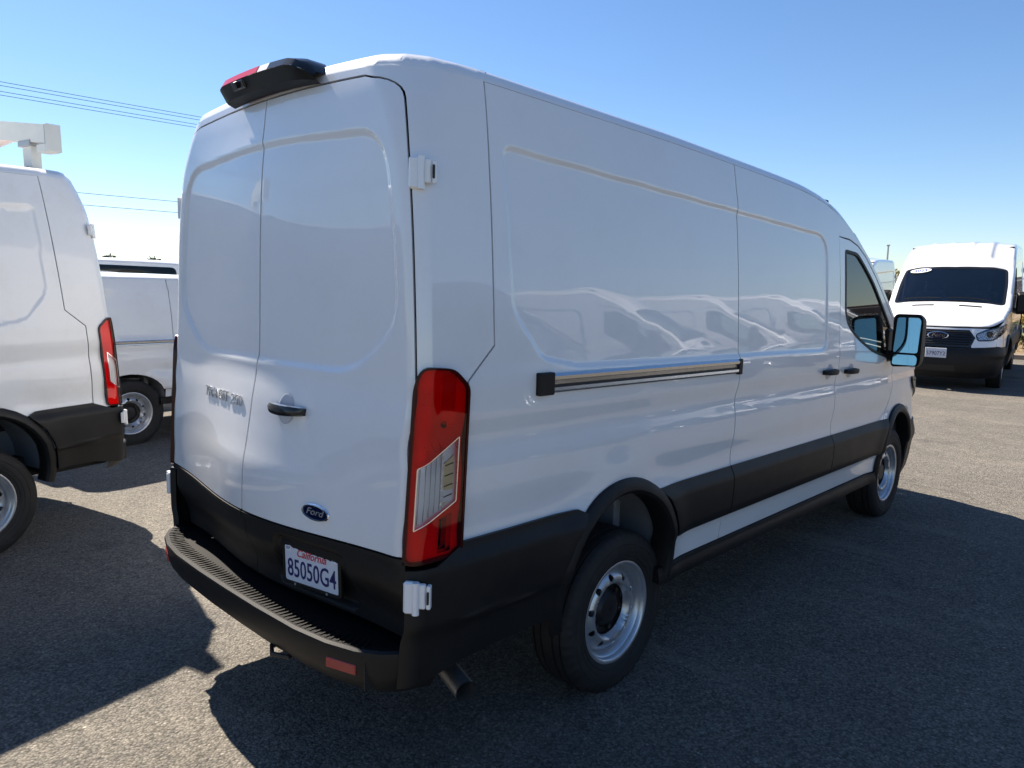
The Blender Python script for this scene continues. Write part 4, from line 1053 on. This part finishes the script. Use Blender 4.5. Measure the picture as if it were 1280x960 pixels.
def windshield_sticker(root):
    B = RVB.B; n = 30
    def at(x, y): p = B.top(np.array([x]), np.array([y]))[0]; return Vector(p)
    c = at(.55, 4.27); X = (at(.54, 4.27)-at(.56, 4.27)).normalized(); D = (at(.55, 4.25)-at(.55, 4.29)).normalized(); N = X.cross(D).normalized(); R = Matrix((X, -N, D)).transposed()
    m = MB(); m.add([c+R @ Vector((.175*math.cos(2*math.pi*k/n), -.010, .066*math.sin(2*math.pi*k/n))) for k in range(n)], [tuple(range(n))]); o = m.build('window_sticker', 'decal_white', root)
    RVB.text('sticker_text', '2023', .10, c+R @ Vector((0, -.012, -.034)), R, 'decal_blue', o, fit=.21, ext=.0005, bold=.002)
RVB = VanBuilder('high_roof_van', 1, zmap=zscale(2.1, 1.28)); rv = RVB.build(); windshield_sticker(rv)
place(rv, -1.90, 20.75, rad(187.4), 1.125, z=.05)
tag(rv, 'white high roof van facing the camera with an oval sticker on its windshield', 'van')
v6 = copy_tree(rv); place(v6, -6.1, 25.2, rad(187.9), 1.062, z=.12)
tag(v6, 'white high roof van mostly hidden, in the gap beside the foreground cab', 'van')
# the row across the lane, seen mirrored in the paint
for i, (x, y, a, dark, lb) in enumerate(((10.4, 4.4, 70, True, 'dark grey van of the row mirrored in the foreground van, nearest its tail lamp'), (10.7, 8.6, 74, False, 'white van mirrored in the foreground van, beside the dark reflection'),
        (11.3, 13.1, 69, False, 'white van mirrored in the foreground sliding door, second of the white row'), (11.2, 17.3, 75, False, 'white van mirrored near the front of the sliding door, third of the white row'), (11.9, 21.9, 70, False, 'white van at the far end of the mirrored row'))):
    c = copy_tree(rv); place(c, x, y, rad(a), 1.06)
    tag(c, lb, 'van', 'vans across the lane')
    if dark:
        dk = M.get('paint_dark') or mat('paint_dark', (.035, .038, .045), .35, coat=1., coat_rough=.02)
        for ch in c.children:
            for sl in ch.material_slots:
                if sl.material and sl.material.name == 'paint': sl.link = 'OBJECT'; sl.material = dk

# ------------------------------------------------------------------ far side: kerb, bank, fence, bushes
def build_bank():
    m = MB(); xs = np.linspace(-40, 60, 80); prof = [(22.9, .05), (23.3, .18), (24.5, .55), (26.5, 1.05), (29, 1.25), (33, 1.3), (60, 1.35), (200, 1.4)]
    rings = [[(x, y, z+(.10*math.sin(x*1.3+y)+.06*math.sin(x*3.1+2*y))*(0 if k == 0 else 1)+.04) for k, (y, z) in enumerate(prof)] for x in xs]
    m.sweep([r[::-1] for r in rings], smooth=True); o = m.build('bank', 'dry_soil', sharp=180); kind(o, 'structure')
    k = MB(); k.box((10, 22.82, .12), (100, .16, .26), bev=.02); kind(k.build('kerb', 'kerb'), 'structure')
build_bank()
def leaves(n, rx, ry, rz, size, flat=.0, clumps=9):
    V = []; F = []; C = RNG.normal(0, .45, (clumps, 3))
    for i in range(n):
        c = C[i % clumps]+RNG.normal(0, .24, 3); c = c/max(1., np.linalg.norm(c)/1.0)
        p = Vector((c[0]*rx, c[1]*ry, max(-.95, c[2])*rz+rz)); a = Vector(RNG.normal(0, 1, 3)).normalized(); b = a.cross(Vector(RNG.normal(0, 1, 3))).normalized(); s_ = size*(.6+.8*random.random())
        k = len(V); V += [p-a*s_, p+b*s_*.45, p+a*s_, p-b*s_*.45]; F.append((k, k+1, k+2, k+3))
    return V, F
def bush(x, y, z, rx, rz, m, label, n=900, size=.06, group='shrubs on the bank'):
    e = empty('bush', (x, y, z)); tag(e, label, 'bush', group)
    mb = MB(); mb.add(*leaves(n, rx, rx, rz, size)); kind(mb.build('foliage', m, e), 'stuff')
    st = MB()
    for k in range(5): a = k*1.3; st.tube([(0, 0, -.1), (.3*rx*math.cos(a), .3*rx*math.sin(a), rz*.6), (.6*rx*math.cos(a), .6*rx*math.sin(a), rz*1.3)], [.02, .014, .006], 5)
    st.build('stem', 'wood', e)
for i, (x, y, z, rx, rz, m, lb) in enumerate(((-1.55, 25.2, .65, .55, .42, 'bush_yellow', 'yellow flowering shrub low on the bank behind the high roof van'), (-.7, 25.6, .75, .6, .40, 'bush_yellow', 'yellow shrub at the right picture edge'),
        (-1.1, 24.2, .45, .6, .32, 'bush_green', 'olive shrub at the foot of the bank by the kerb'), (-2.2, 26.3, 1.0, .5, .4, 'straw', 'straw coloured dry shrub higher on the bank'), (.3, 25.0, .6, .6, .4, 'straw', 'dry straw shrub just past the picture edge'),
        (-6.6, 31.6, 1.3, .9, .75, 'bush_green', 'tall olive bush behind the fence beside the thin pole'), (-7.8, 32.2, 1.3, 1.1, .85, 'bush_yellow', 'tall yellowish bush behind the fence, hidden by the cab'), (-5.6, 32.5, 1.3, .8, .5, 'straw', 'dry bush behind the fence next to the high roof van'))):
    bush(x, y, z, rx, rz, m, lb)
gr = MB()
for i in range(5200):
    x = random.uniform(-9, 5); y = random.uniform(23.3, 29.5); z = float(np.interp(y, [22.9, 23.3, 24.5, 26.5, 29, 33], [.05, .18, .55, 1.05, 1.25, 1.3])); h = random.uniform(.08, .26); a = random.uniform(0, 6.3); dx, dy = .012*math.cos(a), .012*math.sin(a); lx, ly = random.gauss(0, .07), random.gauss(0, .07)
    gr.add([(x-dx, y-dy, z), (x+dx, y+dy, z), (x+lx, y+ly, z+h)], [(0, 1, 2)])
o = gr.build('dry_grass', 'straw'); kind(o, 'stuff'); o['label'] = 'dry straw coloured grass on the bank'

fe = empty('chain_link_fence', (0, 30, 1.2)); tag(fe, 'grey chain link fence with top rail behind the parked vans', 'fence')
pm = None
for x in np.arange(-22, 14, 3.05):
    if pm is None:
        m = MB(); m.tube([(0, 0, -.1), (0, 0, 1.32)], .03, 10); m.tube([(0, 0, 1.32), (0, 0, 1.36)], [.036, .012], 10); o = m.build('post', 'galv', fe); pm = o.data
    else: o = bpy.data.objects.new('post', pm); COL.objects.link(o); o.parent = fe
    o.location = (x, 0, 0)
m = MB(); m.tube([(-22, 0, 1.27), (14, 0, 1.27)], .022, 8); m.build('top_rail', 'galv', fe)
m = MB()
for k in range(-10, 245):
    x = -22+.15*k
    for sg in (1, -1):
        x0 = x if sg > 0 else x+1.2; a, b = (x0, .02), (x0+sg*1.2, 1.25)
        if min(a[0], b[0]) < -22 or max(a[0], b[0]) > 14: continue
        m.tube([(a[0], .002*sg, a[1]), (b[0], .002*sg, b[1])], .0035, 3, cap=False)
kind(m.build('wire_mesh', 'galv', fe), 'stuff')
m = MB(); m.tube([(0, 0, 0), (0, 0, 2.45)], [.045, .03], 10); m.box((0, 0, 2.47), (.10, .10, .06), bev=.01); o = m.build('thin_pole', 'galv'); o.location = (-6.78, 29.6, 1.25); tag(o, 'thin grey pole rising above the fence beside the cab', 'pole')
m = MB(); m.box((5, 33, 1.95), (15.2, .4, 1.25), bev=.03)
for k in range(8): m.box((-2.3+k*2.05, 32.78, 1.95), (.16, .08, 1.30), bev=.01)
m.box((5, 32.97, 2.62), (15.4, .5, .10), bev=.02)
o = m.build('brown_wall', 'brick_brown'); tag(o, 'low brown wall behind the fence at the right edge', 'wall')

# ------------------------------------------------------------------ power lines and far trees
for i, (z, x, lb) in enumerate(((11.06, -40.0, 'highest of the four thin wires crossing the sky at upper left'), (10.91, -40.1, 'second wire from the top crossing the sky at upper left'), (10.66, -40.2, 'third wire from the top crossing the sky at upper left'),
        (10.51, -40.3, 'fourth wire from the top crossing the sky at upper left'), (6.25, -40.0, 'upper of the two low wires beside the rear door hinge'), (5.66, -40.1, 'lower of the two low wires beside the rear door hinge'))):
    m = MB(); m.tube([(x, y, z+.55*((y-4)/49)**2-.004) for y in np.linspace(-45, 53, 25)], .013, 5); o = m.build('power_line', 'wire'); tag(o, lb, 'wire', 'overhead wires')
for y, lb in ((-45, 'wooden utility pole out of view to the left, carrying the wires'), (53, 'wooden utility pole hidden behind the foreground van, carrying the wires')):
    e = empty('utility_pole', (-40.1, y, 0)); tag(e, lb, 'utility pole', 'utility poles')
    m = MB(); m.tube([(0, 0, 0), (0, 0, 12.3)], [.17, .11], 12); m.build('pole', 'wood', e)
    for z in (11.5, 11.1): m = MB(); m.box((0, 0, z), (1.6, .10, .12), bev=.01); m.build('crossarm', 'wood', e)
for i, (x, y, h, w, lb) in enumerate(((-100, 31.7, 6.3, 1.2, 'tallest far tree, against the rack van on the horizon'), (-104, 34.8, 5.3, .7, 'small round far tree left of centre in the gap'), (-100, 35.6, 5.5, .6, 'small far tree in the middle of the gap'), (-98, 36.3, 6.1, .8, 'feathery far tree above the van roofline'),
        (-106, 40.5, 5.6, .7, 'far bushy tree near the rear door'), (-103, 40.9, 5.4, .7, 'last far tree beside the rear door'), (-110, 44, 4.9, 1.6, 'wide low far tree hidden by the rear door'))):
    e = empty('far_tree', (x, y, 0)); tag(e, lb, 'tree', 'far trees on the horizon')
    m = MB(); m.tube([(0, 0, 0), (.1, 0, h*.5), (0, .1, h*.85)], [.16, .11, .05], 7); m.build('trunk', 'wood', e)
    m = MB(); V, F = leaves(320, w, w, h*.12, .26, clumps=6); m.add([v+Vector((0, 0, h*.6)) for v in V], F); kind(m.build('crown', 'tree_leaf', e), 'stuff')
